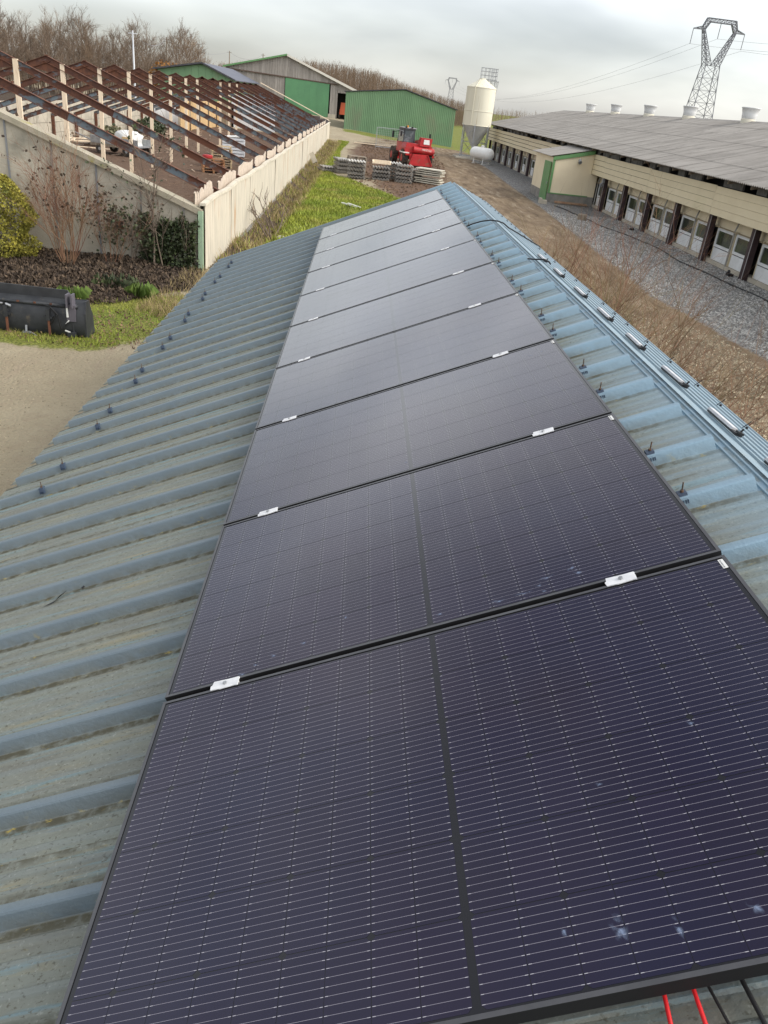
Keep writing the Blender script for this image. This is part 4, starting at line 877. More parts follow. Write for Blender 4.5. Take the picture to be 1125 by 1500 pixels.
for i in range(1300):
    q = rnd.random()
    if q < .35: x, y = rnd.gauss(-5.8, .9), rnd.gauss(27, 3.5)
    elif q < .6: x, y = rnd.gauss(-17.6, .8), rnd.gauss(73, 3)
    else: x, y = rnd.uniform(-19, -4.6), rnd.uniform(23, 98)
    if not (-19.4 < x < -4.5 and 22.3 < y < 99): continue
    a = rnd.uniform(0, pi); l = rnd.uniform(.05, .35); w = rnd.uniform(.02, .08); z = gz(x, y)+rnd.uniform(.01, .12); rub.bar((x-l*cos(a), y-l*sin(a), z), (x+l*cos(a), y+l*sin(a), z+rnd.uniform(-.04, .1)), w, .03)
o = rub.build('rubble', mat('rubble', (.20, .13, .09), (.34, .27, .2), 2, rough=.95, island=.6), stuff=True); tag(o, 'scattered splinters and rubble on the brown mud floor of the ruin', 'rubble')
# brambly green heap and brush inside the ruin by the white sheet
def leaves(b, n, cen, rad, s0, s1, r=rnd, up=0):
    for _ in range(n):
        u = Vector((r.gauss(0, 1), r.gauss(0, 1), r.gauss(0, 1))).normalized()*(r.random()**.4); c0 = Vector(cen)+Vector((u.x*rad[0], u.y*rad[1], u.z*rad[2]))
        s = r.uniform(s0, s1); a = Vector((r.gauss(0, 1), r.gauss(0, 1), r.gauss(0, .7)+up)).normalized(); t_ = a.cross(Vector((r.gauss(0, 1), r.gauss(0, 1), r.gauss(0, 1)))).normalized()
        b.add([c0-t_*s*.5, c0+a*s*.5-t_*.1*s, c0+t_*s*.5+a*.15*s, c0-a*s*.55], [(0, 1, 2, 3)])
b = MB(); leaves(b, 900, (-17.9, 74, -4.0), (1.3, 2.2, .8), .12, .3); tag(b.build('bramble_heap', leaf_dark), 'dark green bramble heap in front of the white sheet in the ruin', 'brambles')
b = MB(); leaves(b, 500, (-18.6, 64.5, -4.1), (1.0, 1.8, .55), .12, .3); tag(b.build('weed_heap', mat('dull_weeds', (.14, .15, .08), (.2, .18, .11), 2, rough=.9, island=.4)), 'pale green weeds and cuttings heap behind the trailer', 'weeds')

# ------------------------------------------------------------------ plants: bare shrubs, conifer, ivy
def branch(b, r, p, d, l, rad, lev, maxlev, spread, nsub, seg=3, droop=0, tips=None):
    pts = [p]; q = p; dd_ = d.copy()
    for i in range(seg):
        dd_ = (dd_+Vector((r.gauss(0, 1), r.gauss(0, 1), r.gauss(0, .7)))*.13+Vector((0, 0, .05-droop))).normalized(); q = q+dd_*l/seg; pts.append(q)
    for i in range(seg):
        r0 = rad*(1-.75*i/seg); r1 = rad*(1-.75*(i+1)/seg); b.tube(pts[i], pts[i+1], r0, r1, 5 if lev == 0 else 3, False)
    if lev < maxlev:
        for k in range(nsub[lev]):
            f = r.uniform(.25 if lev else .3, 1); i = min(seg-1, int(f*seg)); c0 = pts[i].lerp(pts[i+1], f*seg-i); 
            s = Vector((r.gauss(0, 1), r.gauss(0, 1), r.gauss(0, .6))); s = (s-dd_*s.dot(dd_)).normalized(); nd = (dd_*1.0+s*spread*r.uniform(.6, 1.3)).normalized()
            branch(b, r, c0, nd, l*r.uniform(.35, .62)*(1.15-f*.35), rad*.45, lev+1, maxlev, spread, nsub, seg if lev < 1 else 2, droop, tips)
    elif tips is not None: tips.append(q)
def shrub(name, x, y, h, ns, m_, label, cat, lean=(0, 0), spread=.6, rad=.014, fan=.5, nsub=(7, 4), seed=1, leafm=None, nleaf=0, group=None):
    r = random.Random(seed); z = gz(x, y); t_ = thing(name, label, cat, (x, y, z), 0, group); b = MB(); tips = []
    for i in range(ns):
        a = 2*pi*i/ns+r.uniform(-.4, .4); d = Vector((cos(a)*fan*r.uniform(.2, 1)+lean[0], sin(a)*fan*r.uniform(.2, 1)+lean[1], 1)).normalized()
        branch(b, r, Vector((cos(a)*.12, sin(a)*.12, -.05)), d, h*r.uniform(.6, 1.05), rad*r.uniform(.6, 1.1), 0, 2, spread, nsub, 4, 0, tips)
    b.build('stems', m_, t_, local=True)
    if leafm:
        lb = MB()
        for q in r.sample(tips, min(nleaf, len(tips))): leaves(lb, 2, q, (.05, .05, .05), .04, .09, r)
        lb.build('leaves', leafm, t_, local=True)
    return t_
shrub('bare_shrub', -7.0, 20.2, 2.45, 18, twig_red, 'tall bare reddish shrub with many stems in front of the concrete gable', 'shrub', spread=.55, fan=.62, nsub=(10, 6), seed=3, rad=.016, leafm=leaf_brown, nleaf=120)
shrub('bare_shrub', -6.15, 20.9, 1.5, 8, twig_red, 'low bare shrub with brown leaves between the tall one and the ivy', 'shrub', spread=.7, fan=.6, nsub=(8, 5), seed=5, rad=.010, leafm=leaf_brown, nleaf=200)
shrub('bare_tree', -5.05, 21.3, 2.9, 2, bark, 'thin bare young tree in front of the gable by the ivy', 'tree', spread=.9, fan=.10, nsub=(14, 4), seed=9, rad=.028, leafm=leaf_dark, nleaf=60)
shrub('leafy_shrub', -5.85, 21.3, 1.3, 12, bark, 'dark leaved shrub against the concrete wall left of the ivy', 'shrub', spread=.9, fan=.8, nsub=(8, 5), seed=12, rad=.010, leafm=leaf_dark, nleaf=420)
iv = thing('ivy', 'dark ivy climbing the gable wall next to the green corner post', 'ivy', (-4.7, 21.5, gz(-4.7, 21.5)))
b = MB(); r_ = random.Random(5)
for i in range(2600):
    x = r_.uniform(-5.35, -4.12); zt = -3.05-.25*abs(sin(x*7))-.5*max(0, (-x-4.75)); z = -4.5+(zt+4.5)*r_.random()**.75; leaves(b, 1, (x+r_.gauss(0, .03), 21.6-r_.random()*.28*(1-(z+4.5)/2.2), z), (.02, .02, .02), .05, .10, r_)
for i in range(700):
    x = r_.gauss(-5.42, .10); z = -4.5+1.35*r_.random(); leaves(b, 1, (x, 21.62-r_.random()*.12, z), (.02, .02, .02), .05, .09, r_)
b.build('leaves', leaf_dark, iv)
b = MB()
for i in range(16): x = r_.uniform(-5.4, -4.15); branch(b, r_, Vector((x, 21.55, -4.5)), Vector((r_.gauss(0, .15), 0, 1)).normalized(), 1.35, .014, 0, 1, .7, (4,), 4)
b.build('stems', bark, iv)
cf = thing('golden_conifer', 'yellow green conifer bush at the left edge before the concrete wall', 'conifer', (-8.75, 20.5, gz(-8.75, 20.5)))
b = MB(); r_ = random.Random(8)
for i in range(15000):
    a = r_.uniform(0, 2*pi); z = r_.random(); rr_ = .80*(1-.75*max(0, z-.72)/.28)*(1+.17*sin(z*13+a*2)+.15*sin(a*5+z*5)+.10*sin(z*29+a*7))*(.75+.25*min(1, z*5)); rr_ *= 1-.28*r_.random()**3
    leaves(b, 1, (-8.75+rr_*cos(a), 20.5+rr_*sin(a), -4.42+1.95*z), (.04, .04, .05), .025, .065, r_, .8)
b.build('foliage', leaf_yellow, cf)
b = MB(); b.tube((-8.75, 20.5, -4.5), (-8.75, 20.5, -3), .07, .03); 
for i in range(14): branch(b, r_, Vector((-8.75, 20.5, -4.3+i*.08)), Vector((r_.gauss(0, 1), r_.gauss(0, 1), .8)).normalized(), .8, .02, 0, 1, .7, (5,), 3)
b.build('trunk', bark, cf)
# shrubs on the right, hugging the shed wall
RS = [(3.6, 8.6, 2.3, 'bare reddish shrub at the right edge beside the shed, nearest the camera'), (3.9, 10.6, 2.7, 'bare brown shrub beside the shed behind the last silver rails'), (4.0, 12.6, 2.8, 'wide bare shrub with yellowish twigs beside the shed'), (4.1, 14.8, 2.6, 'bare reddish shrub before the gravel, middle of the row'), (4.0, 17.0, 2.3, 'bare shrub beside the track, last but one in the row')]
for i, (x, y, h, lb) in enumerate(RS): shrub('bare_bush', x, y, h, 19 if i < 5 else 12, [twig_red, mat('twigs_brown', (.15, .10, .065), (.24, .19, .09), 1, rough=.9, world=True)][i % 2], lb, 'shrub', lean=(.25, 0), spread=.65, fan=.85, nsub=(9, 6), seed=20+i, rad=.013, group='bare shrubs beside the shed')
# small plants
def tuft(name, x, y, n, h, m_, label, cat, s=.02, group=None, w=.18):
    b = MB(); r = random.Random(int(x*100+y*10))
    for i in range(n):
        a = r.uniform(0, 2*pi); q = r.random()*w; x0, y0 = x+q*cos(a), y+q*sin(a); z0 = gz(x0, y0)-.01; l = r.uniform(.3, .9)*h; hh = h*r.uniform(.5, 1); ax, ay = cos(a), sin(a)
        b.add([(x0-ay*s, y0+ax*s, z0), (x0+ay*s, y0-ax*s, z0), (x0+ax*l*.5, y0+ay*l*.5, z0+hh), (x0+ax*l, y0+ay*l, z0+hh*.6)], [(0, 1, 2), (1, 3, 2)])
    o = b.build(name, m_); tag(o, label, cat, group); return o
tuft('grass_tuft', -6.05, 17.55, 160, .32, leaf_mid, 'bright green tuft on the dark bank behind the black bucket', 'plant')
tuft('dry_grass_tuft', -6.0, 17.25, 120, .16, straw, 'straw coloured dead tuft just below the bright green one', 'grass')
tuft('dock_plant', -4.75, 18.3, 90, .34, leaf_mid, 'broad leaved green plant on the bank left of the shed roof', 'plant', .05)
tuft('weed', -5.5, 19.0, 120, .2, leaf_dark, 'low dark green weed patch on the litter near the ivy', 'weed', .03, w=.5)
# grass blades, litter, stones
def inpoly(x, y, poly):
    c = False; n = len(poly)
    for i in range(n):
        (x0, y0), (x1, y1) = poly[i], poly[(i+1) % n]
        if (y0 > y) != (y1 > y) and x < (x1-x0)*(y-y0)/(y1-y0)+x0: c = not c
    return c
R3 = np.random.default_rng(4)
def scatter_blades(name, poly, n, h0, h1, w, m_, label, cat, thin=0):
    px_, py_ = [p[0] for p in poly], [p[1] for p in poly]; X = R3.uniform(min(px_), max(px_), n*2); Y = R3.uniform(min(py_), max(py_), n*2)
    ok = np.array([inpoly(a, b, poly) for a, b in zip(X, Y)]); X, Y = X[ok][:n], Y[ok][:n]
    cl_ = np.sin(X*2.1+Y*1.3)+np.sin(X*.9-Y*2.2)+R3.normal(0, 1, len(X)); ok = cl_ > thin; X, Y = X[ok], Y[ok]; k = len(X)
    Z = ground(X, Y)-ZG-.01; a = R3.uniform(0, 2*pi, k); h = R3.uniform(h0, h1, k); l = h*R3.uniform(.1, .9, k); b_ = R3.uniform(0, 2*pi, k)
    v = np.stack([np.stack([X-np.sin(a)*w, Y+np.cos(a)*w, Z], -1), np.stack([X+np.sin(a)*w, Y-np.cos(a)*w, Z], -1), np.stack([X+np.cos(b_)*l, Y+np.sin(b_)*l, Z+h], -1)], 1).reshape(-1, 3)
    me = bpy.data.meshes.new(name); me.from_pydata(v.tolist(), [], np.arange(3*k).reshape(-1, 3).tolist()); me.materials.append(m_); o = bpy.data.objects.new(name, me); COL.objects.link(o); o['kind'] = 'stuff'; tag(o, label, cat)
scatter_blades('grass', [(-11, 14.1), (-5.8, 14.1), (-4.6, 14.2), (-3.2, 15.2), (-2.9, 20), (-4, 19.2), (-5.8, 17.2), (-7, 15.4), (-11, 15.4)], 14000, .03, .11, .009, grass_m, 'short green grass around the black bucket', 'grass', -.2)
scatter_blades('grass', GRASS, 52000, .05, .17, .028, grass_m, 'bright green grass between the pale barn wall and the mud track', 'grass', -1.6)
scatter_blades('ditch_grass', [(-3.9, 22.5), (-2.9, 22.5), (-2.2, 40), (-2.0, 96), (-3.9, 96)], 9000, .08, .26, .02, grass_m, 'longer rough grass in the ditch below the pale wall', 'grass', .1)
scatter_blades('ditch_straw', [(-3.9, 22.5), (-3.0, 22.5), (-2.5, 40), (-2.3, 96), (-3.9, 96)], 20000, .1, .36, .016, straw, 'dead brown stalks in the ditch below the pale wall', 'dead grass', .2)
scatter_blades('dead_grass', [(-4.6, 16.8), (-2.6, 16), (-2.3, 21.5), (-4.2, 21.5)], 4200, .08, .3, .008, straw, 'dead straw coloured grass left of the shed roof corner', 'dead grass', -.5)
scatter_blades('verge_grass', [(2.2, 6), (5.0, 6), (5.5, 14), (5.2, 24), (3.5, 40), (2.2, 22)], 15000, .03, .12, .01, mat('verge', (.22, .21, .05), (.16, .15, .05), 1, rough=.9, island=.4), 'thin yellowish grass under the bare shrubs by the shed', 'grass', .4)
def scatter_flat(name, poly, n, s0, s1, m_, label, cat, lift=.02, cube=False):
    b = MB(); k = 0
    px_, py_ = [p[0] for p in poly], [p[1] for p in poly]
    while k < n:
        x, y = rnd.uniform(min(px_), max(px_)), rnd.uniform(min(py_), max(py_))
        if not inpoly(x, y, poly): k += .2; continue
        k += 1; s = rnd.uniform(s0, s1); z = gz(x, y); a = rnd.uniform(0, 6.3)
        if cube:
            q = [Vector((cos(a+i*2.1)*s*rnd.uniform(.7, 1.2), sin(a+i*2.1)*s*rnd.uniform(.7, 1.2), 0)) for i in range(3)]; c0 = Vector((x, y, z)); top = c0+Vector((rnd.uniform(-.3, .3)*s, rnd.uniform(-.3, .3)*s, s*.8)); b.add([c0+q[0], c0+q[1], c0+q[2], top], [(0, 1, 3), (1, 2, 3), (2, 0, 3)])
        else: b.add([(x+cos(a)*s, y+sin(a)*s, z+rnd.uniform(0, lift)), (x-sin(a)*s*.6, y+cos(a)*s*.6, z+rnd.uniform(0, lift*2)), (x-cos(a)*s, y-sin(a)*s, z+rnd.uniform(0, lift)), (x+sin(a)*s*.6, y-cos(a)*s*.6, z+rnd.uniform(0, lift*2))], [(0, 1, 2, 3)])
    o = b.build(name, m_, stuff=True); tag(o, label, cat)
scatter_flat('leaf_litter', [(-11.5, 16.6), (-6.6, 16.6), (-5, 17.6), (-3.9, 19.4), (-4.0, 21.7), (-11.5, 21.7)], 13000, .025, .06, leaf_brown, 'dark dead leaves covering the bank before the concrete gable', 'leaf litter', .06)
scatter_flat('leaf_litter', [(-8, 14.2), (-4.2, 14.2), (-2.6, 15), (-2.6, 17.4), (-5, 17)], 1500, .012, .03, mat('litter_pale', (.24, .15, .09), (.12, .08, .05), 4, rough=.9, island=.5), 'pale and dark leaf bits scattered between the bucket and the shed', 'leaf litter', .03)
scatter_flat('gravel', [(10.0, 12), (10.0, 20), (9.4, 24.4), (9.9, 34), (10.4, 46), (14.3, 46), (14.3, 12)], 30000, .02, .055, stone_m, 'grey crushed stone gravel beside the poultry house', 'gravel', cube=True)
scatter_flat('pebbles', [(5.8, 5), (9.4, 10), (9.6, 20), (7.2, 22), (6.0, 14)], 6000, .018, .05, stone_warm, 'pale pebbles and bits on the bare ground at the right edge', 'pebbles', cube=True)
scatter_flat('yard_grit', [(-9, 6), (-2.3, 6), (-2.3, 13.6), (-9, 13.6)], 2600, .006, .018, stone_warm, 'fine pale grit on the sandy yard at lower left', 'grit', cube=True)
scatter_flat('clods', [(-.8, 50), (3, 45), (6, 58), (7.5, 78), (8, 96), (0, 96)], 3000, .04, .12, mat('clods', (.15, .095, .06), (.1, .065, .04), 2, rough=1, island=.4), 'churned brown mud clods around the red machine', 'mud', cube=True)

# ------------------------------------------------------------------ black loader bucket at left
bu = thing('loader_bucket', 'black steel loader bucket standing on the grass at the left edge', 'loader bucket', (-6.0, 14.75, gz(-6, 14.75)))
XB0, XB1 = -7.15, -4.87; yb = 14.72; zb = gz(-5, 14.7)
prof_b = [(-.02, .0), (-.06, .03), (-.08, .22), (-.07, .42), (0, .60), (.10, .66), (.16, .66)]
b = MB(); b.grid(lambda i, j: ((XB0, XB1)[i], yb+prof_b[j][0], zb+prof_b[j][1]), 2, len(prof_b)); b.grid(lambda i, j: ((XB1, XB0)[i], yb+.02+prof_b[j][0], zb+prof_b[j][1]), 2, len(prof_b)); b.build('back_shell', black_steel, bu, True)
b = MB(); b.prism([(XB0, zb+.60), (XB1-.18, zb+.60), (XB1-.33, zb+.82), (XB0, zb+.86)], 'y', yb+.10, yb+.13); b.build('top_guard', black_steel, bu)
b = MB(); b.prism([(yb-.075, zb), (yb-.075, zb+.45), (yb+.02, zb+.66), (yb+.16, zb+.66), (yb+.34, zb+.36), (yb+.40, zb)], 'x', XB1, XB1+.03); b.build('side_plate', black_steel, bu)
b = MB(); b.prism([(yb-.075, zb), (yb-.075, zb+.45), (yb+.02, zb+.66), (yb+.16, zb+.66), (yb+.34, zb+.36), (yb+.40, zb)], 'x', XB0-.03, XB0); b.build('side_plate', black_steel, bu)
b = MB(); b.box(XB0, XB1, yb, yb+.38, zb-.01, zb+.02); b.build('floor_plate', black_steel, bu)
b = MB(); b.tube((XB0, yb-.03, zb+.58), (XB1-.12, yb-.03, zb+.56), .035, n=10); b.build('cross_tube', black_steel, bu, True)
for x in (-7.0, -6.26, -5.50):
    b = MB(); b.box(x-.03, x+.03, yb-.17, yb-.08, zb+.30, zb+.50); b.box(x-.07, x+.07, yb-.15, yb-.09, zb+.33, zb+.37); b.build('bracket', black_steel, bu); 
    b = MB(); b.bar((x, yb-.13, zb+.32), (x+.01, yb-.16, zb+.03), .035, .035); b.build('rusty_pin', rust2, bu)
b = MB(); b.box(-6.0, -5.85, yb-.16, yb-.09, zb+.02, zb+.05); b.bar((-5.93, yb-.12, zb+.05), (-5.93, yb-.1, zb+.16), .03, .03); b.bar((-5.86, yb-.12, zb+.04), (-5.72, yb-.2, zb+.0), .02, .02); b.build('foot', steel, bu)
b = MB(); b.box(-5.16, -5.13, yb-.16, yb+.02, zb+.56, zb+.80); b.box(-5.07, -5.04, yb-.16, yb+.02, zb+.56, zb+.80); b.box(-5.18, -5.02, yb-.10, yb+.0, zb+.30, zb+.60); b.build('hitch_ear', mat('purple_grey_steel', (.12, .11, .13), rough=.6), bu)
b = MB(); b.box(-5.17, -5.14, yb-.13, yb-.11, zb+.38, zb+.60); b.build('white_strip', white_paint, bu)
b = MB(); b.bar((-5.20, yb-.1, zb+.25), (-5.14, yb-.1, zb+.32), .025, .02); b.build('white_tag', white_paint, bu); b = MB(); b.bar((-5.22, yb-.12, zb+.13), (-5.13, yb-.12, zb+.10), .025, .02); b.build('white_tag', white_paint, bu)
b = MB(); b.tube((-5.08, yb-.07, zb+.05), (-5.09, yb-.07, zb+.5), .02, n=8); b.box(-5.18, -5.03, yb-.14, yb-.08, zb+.02, zb+.10); b.build('cylinder_rod', black_steel, bu)
b = MB(); pts_ = [(-5.62, yb-.08, zb+.57), (-5.45, yb-.14, zb+.55), (-5.32, yb-.16, zb+.42), (-5.30, yb-.15, zb+.25), (-5.28, yb-.14, zb+.14), (-5.16, yb-.12, zb+.28)]; b.path(pts_, .012, 6); b.path([(-5.45, yb-.13, zb+.53), (-5.36, yb-.15, zb+.42), (-5.42, yb-.15, zb+.28), (-5.5, yb-.13, zb+.2)], .012, 6); b.path([(-6.9, yb-.08, zb+.55), (-6.6, yb-.12, zb+.58), (-6.35, yb-.12, zb+.56), (-6.2, yb-.12, zb+.52), (-6.4, yb-.13, zb+.5), (-6.7, yb-.1, zb+.52)], .014, 6); b.build('hydraulic_hose', cable_black, bu, True)
b = MB(); b.tube((-6.25, yb-.13, zb+.53), (-6.16, yb-.13, zb+.50), .022, n=8); b.tube((-6.42, yb-.13, zb+.545), (-6.3, yb-.13, zb+.535), .016, n=8); b.build('hose_coupling', steel, bu)
for x in (-6.05, -5.75, -5.46): b = MB(); b.box(x-.02, x+.02, yb-.075, yb-.06, zb+.57, zb+.60); b.build('rust_spot', rust2, bu)

# ------------------------------------------------------------------ red telehandler
HX, HY = 4.15, 71.0
te = thing('telehandler', 'red telescopic handler parked on the mud with cab at left and boom at right', 'telehandler', (HX, HY, gz(HX, HY)), math.radians(13))
def tb(name, fn, m_, par=None, smooth=False): b = MB(); fn(b); return b.build(name, m_, par or te, smooth, local=True)
tb('chassis', lambda b: (b.box(-.75, .75, -1.9, 2.9, .55, 1.0), b.box(-1.1, 1.1, -1.2, -.2, .7, 1.05)), red_paint)
for wx in (-1.02, 1.02):
    for wy_ in (-1.15, 2.1):
        o = tb('wheel', lambda b: (b.tube((wx-.2, wy_, .62), (wx+.2, wy_, .62), .62, n=22)), rubber)
        b = MB()
        for q in range(18):
            a = 2*pi*q/18; b.bar((wx-.2, wy_+.63*cos(a), .62+.63*sin(a)), (wx+.2, wy_+.63*cos(a+.15), .62+.63*sin(a+.15)), .07, .05, (0, cos(a), sin(a)))
        b.build('tread', rubber, o, local=True); b = MB(); b.tube((wx-.22, wy_, .62), (wx+.22, wy_, .62), .28, n=12); b.build('rim', red_paint, o, local=True)
# rear body: engine hood and counterweight tube
tb('hood', lambda b: b.prism([(-1.12, 1.05), (1.12, 1.05), (1.16, 1.35), (1.08, 1.62), (-.1, 1.72), (-1.05, 1.75), (-1.15, 1.4)], 'y', -1.75, -.5), red_paint)
tb('counterweight', lambda b: b.tube((-.5, -1.85, 1.30), (1.22, -1.85, 1.22), .25, n=16), red_paint, smooth=False)
tb('cab_base', lambda b: b.box(-1.08, -.12, -.6, 1.2, 1.0, 1.72), red_paint)
cabf = tb('cab', lambda b: (b.bar((-1.05, -.62, 1.7), (-.98, -.5, 2.62), .07, .07), b.bar((-.12, -.62, 1.7), (-.14, -.5, 2.62), .07, .07), b.bar((-1.05, 1.1, 1.7), (-.98, .9, 2.62), .07, .07), b.bar((-.12, 1.1, 1.7), (-.14, .9, 2.62), .07, .07), b.box(-1.04, -.08, -.58, 1.0, 2.6, 2.74), b.bar((-1.05, -.62, 1.74), (-.12, -.62, 1.74), .08, .08)), black_steel)
tb('cab_roof', lambda b: b.box(-1.0, .02, -.6, .95, 2.745, 2.80), steel)
b = MB(); b.prism([(-1.0, 1.78), (-.17, 1.78), (-.18, 2.58), (-.95, 2.58)], 'y', -.6, -.58); b.build('rear_window', mat('cab_glass', (.07, .09, .10), (.25, .28, .3), 2, .5, .7, rough=.1, spec=.7), cabf, local=True)
b = MB(); b.prism([(-.55, 1.78), (1.05, 1.78), (.85, 2.58), (-.47, 2.58)], 'x', -1.05, -1.03); b.build('side_window', MATS['cab_glass'], cabf, local=True)
b = MB(); b.prism([(-.55, 1.78), (1.05, 1.78), (.85, 2.58), (-.47, 2.58)], 'x', -.13, -.11); b.build('side_window', MATS['cab_glass'], cabf, local=True)
b = MB(); b.prism([(-1.0, 1.78), (-.17, 1.78), (-.18, 2.58), (-.95, 2.58)], 'y', 1.0, 1.02); b.build('front_window', MATS['cab_glass'], cabf, local=True)
tb('seat', lambda b: (b.box(-.8, -.35, -.1, .4, 1.75, 1.9), b.box(-.8, -.35, -.25, -.12, 1.9, 2.4)), dark)
tb('boom', lambda b: (b.bar((.35, -1.4, 1.85), (.35, 3.4, 1.35), .36, .42), b.bar((.35, 3.4, 1.33), (.35, 4.3, .9), .3, .34)), red_paint)
tb('boom_rear', lambda b: b.prism([(-.02, 1.58), (.92, 1.58), (1.0, 2.18), (.08, 2.22)], 'y', -1.95, -1.35), red_paint)
tb('white_sign', lambda b: b.prism([(.28, 1.75), (.78, 1.74), (.74, 2.08), (.3, 2.09)], 'y', -1.975, -1.953), white_paint)
tb('name_plate', lambda b: b.prism([(.12, 1.26), (.98, 1.20), (.98, 1.42), (.12, 1.47)], 'y', -2.112, -2.106), mat('pink_red', (.62, .08, .07), rough=.5))
tb('rear_plate', lambda b: b.prism([(-.55, 1.0), (.72, 1.0), (1.12, .28), (1.12, .15), (-.75, .15), (-.75, .3)], 'y', -2.05, -1.98), red_paint)
tb('rear_plate_arm', lambda b: (b.bar((-.5, -2.08, 1.0), (-.78, -2.08, .2), .08, .06), b.bar((.7, -2.08, 1.0), (1.14, -2.08, .2), .08, .06)), red_paint)
tb('fender', lambda b: (b.box(.8, 1.28, -1.9, -.6, 1.02, 1.14), b.box(-1.28, -.82, -1.9, -.6, 1.0, 1.08)), white_paint)
tb('tail_light', lambda b: (b.box(1.12, 1.28, -1.95, -1.9, .82, .98), b.box(-1.12, -.78, -1.95, -1.9, .86, 1.0)), mat('lamp_red', (.45, .02, .02), rough=.3))
tb('mirror', lambda b: (b.bar((-1.05, .9, 2.5), (-1.5, .9, 2.35), .03, .03), b.box(-1.62, -1.46, .88, .93, 1.95, 2.45)), black_plastic)
tb('mirror', lambda b: (b.bar((-1.02, -.5, 2.4), (-1.28, -.7, 2.45), .03, .03), b.box(-1.38, -1.22, -.75, -.7, 2.15, 2.5)), black_plastic)
tb('mirror', lambda b: (b.bar((1.0, -.6, 1.9), (1.25, -.7, 2.3), .03, .03), b.box(.98, 1.12, -1.0, -.95, 2.2, 2.5)), black_plastic)
tb('work_light', lambda b: [b.box(x-.08, x+.08, -.66, -.58, 2.78, 2.88) for x in (-.9, -.4)], black_plastic)
tb('beacon', lambda b: b.tube((-.66, -.2, 2.8), (-.66, -.2, 2.95), .06, n=8), mat('amber', (.7, .25, .02), rough=.3))
tb('antenna', lambda b: b.tube((-.3, -.3, 2.8), (-.28, -.3, 3.2), .012, n=4), black_plastic)
tb('front_attachment', lambda b: (b.box(-.3, 1.0, 4.2, 4.35, .2, .9), b.box(-.3, 1.0, 4.35, 5.1, .18, .26)), red_paint)
fc_ = bpy.data.curves.new('lettering', 'FONT'); fc_.body = 'MANITOU'; fc_.size = .22; fc_.extrude = .004; fc_.align_x = 'CENTER'; fc_.align_y = 'CENTER'
fo = bpy.data.objects.new('lettering_curve', fc_); COL.objects.link(fo); dg = bpy.context.evaluated_depsgraph_get(); tm = bpy.data.meshes.new_from_object(fo.evaluated_get(dg)); bpy.data.objects.remove(fo)
tm.materials.clear(); tm.materials.append(white_paint); lo_ = inst(tm, 'lettering', te, (.55, -2.118, 1.335), (pi/2, 0.06, 0), (.80, 1, 1))

# ------------------------------------------------------------------ stacks of corrugated fibre cement sheets
dsheet = mat('dirty_fibro', (.30, .28, .25), (.42, .39, .35), 1.5, .35, .65, (.17, .15, .125), 3, .55, .7, .95, objrnd=.3)
def wave_sheet(w, l, m_, p=.19, a=.042, th=.02, alongx=False):
    b = MB(); n = int(w/p*4)+1
    P = lambda i, j, dz: ((i/(n-1)-.5)*w, (j-.5)*l, a*cos(2*pi*i/(n-1)*w/p)+dz)
    b.grid(lambda i, j: P(i, j, 0), n, 2); b.grid(lambda i, j: P(i, j, -th), n, 2)
    for j in (0, 1):
        for i in range(n-1): b.add([P(i, j, 0), P(i+1, j, 0), P(i+1, j, -th), P(i, j, -th)], [(0, 1, 2, 3)])
    for i in (0, n-1): b.add([P(i, 0, 0), P(i, 1, 0), P(i, 1, -th), P(i, 0, -th)], [(0, 1, 2, 3)])
    return b.mesh('corrugated_sheet', m_)
wsh = wave_sheet(1.08, 1.3, dsheet); wsh2 = wave_sheet(1.08, 1.3, mat('pale_fibro', (.62, .60, .55), (.45, .43, .39), 3, rough=.9))
def sheet_stack(x, y, n, label, rz=0, pale=0, gaps=4, sc=1):
    t_ = thing('sheet_stack', label, 'sheet stack', (x, y, gz(x, y)), rz, 'stacks of old corrugated roof sheets on the grass')
    z = .06
    for k in range(n):
        o = inst(wsh2 if (k == n-1 and pale) else wsh, 'corrugated_sheet', t_, (rnd.uniform(-.03, .03), rnd.uniform(-.05, .05), z), (0, rnd.uniform(-.01, .01), rnd.uniform(-.02, .02)), (sc, 1, 1)); z += .036 if (k+1) % gaps else .125
    return z
sheet_stack(-.24, 54.3, 18, 'front left stack of corrugated sheets with a pale top sheet', 0, 1)
sheet_stack(-1.25, 56.6, 16, 'leftmost stack of corrugated sheets, half hidden behind the front left one', .25, 1, sc=.8)
sheet_stack(1.33, 54.5, 14, 'middle front stack of corrugated sheets below brown boards', 0)
sheet_stack(2.15, 56.6, 18, 'stack of corrugated sheets behind the middle ones with white wavy top', 0, 1)
sheet_stack(2.78, 54.6, 18, 'front stack of corrugated sheets just left of the pale long panels', 0)
sheet_stack(3.75, 56.1, 13, 'dark low stack of corrugated sheets below the red machine', 0, sc=.7)
sheet_stack(-2.2, 57.0, 5, 'low dark heap of corrugated sheets at the far left of the stacks', .3)
b = MB(); b.box(.72, 1.9, 53.9, 54.0, -3.52, -3.42); b.box(.72, 1.9, 55.0, 55.1, -3.52, -3.36); b.box(.72, .8, 54.0, 55.0, -3.52, -3.40); b.box(1.82, 1.9, 54.0, 55.0, -3.52, -3.40); tag(b.build('pallet_collar', raw_wood), 'pale wooden frame lying on the middle front sheet stack', 'frame')
pallet_stack(-.3, 58.6, 7, 'untidy stack of old boards and pallets behind the front left sheets', old_wood, .2)
ls = thing('long_panel_stack', 'stack of long pale wall panels fanned out on the mud by the roof corner', 'panel stack', (4.5, 55.3, gz(4.5, 55.3)), math.radians(-24))
palep = mat('pale_panel', (.60, .56, .46), (.48, .45, .37), 2, rough=.85, objrnd=.1)
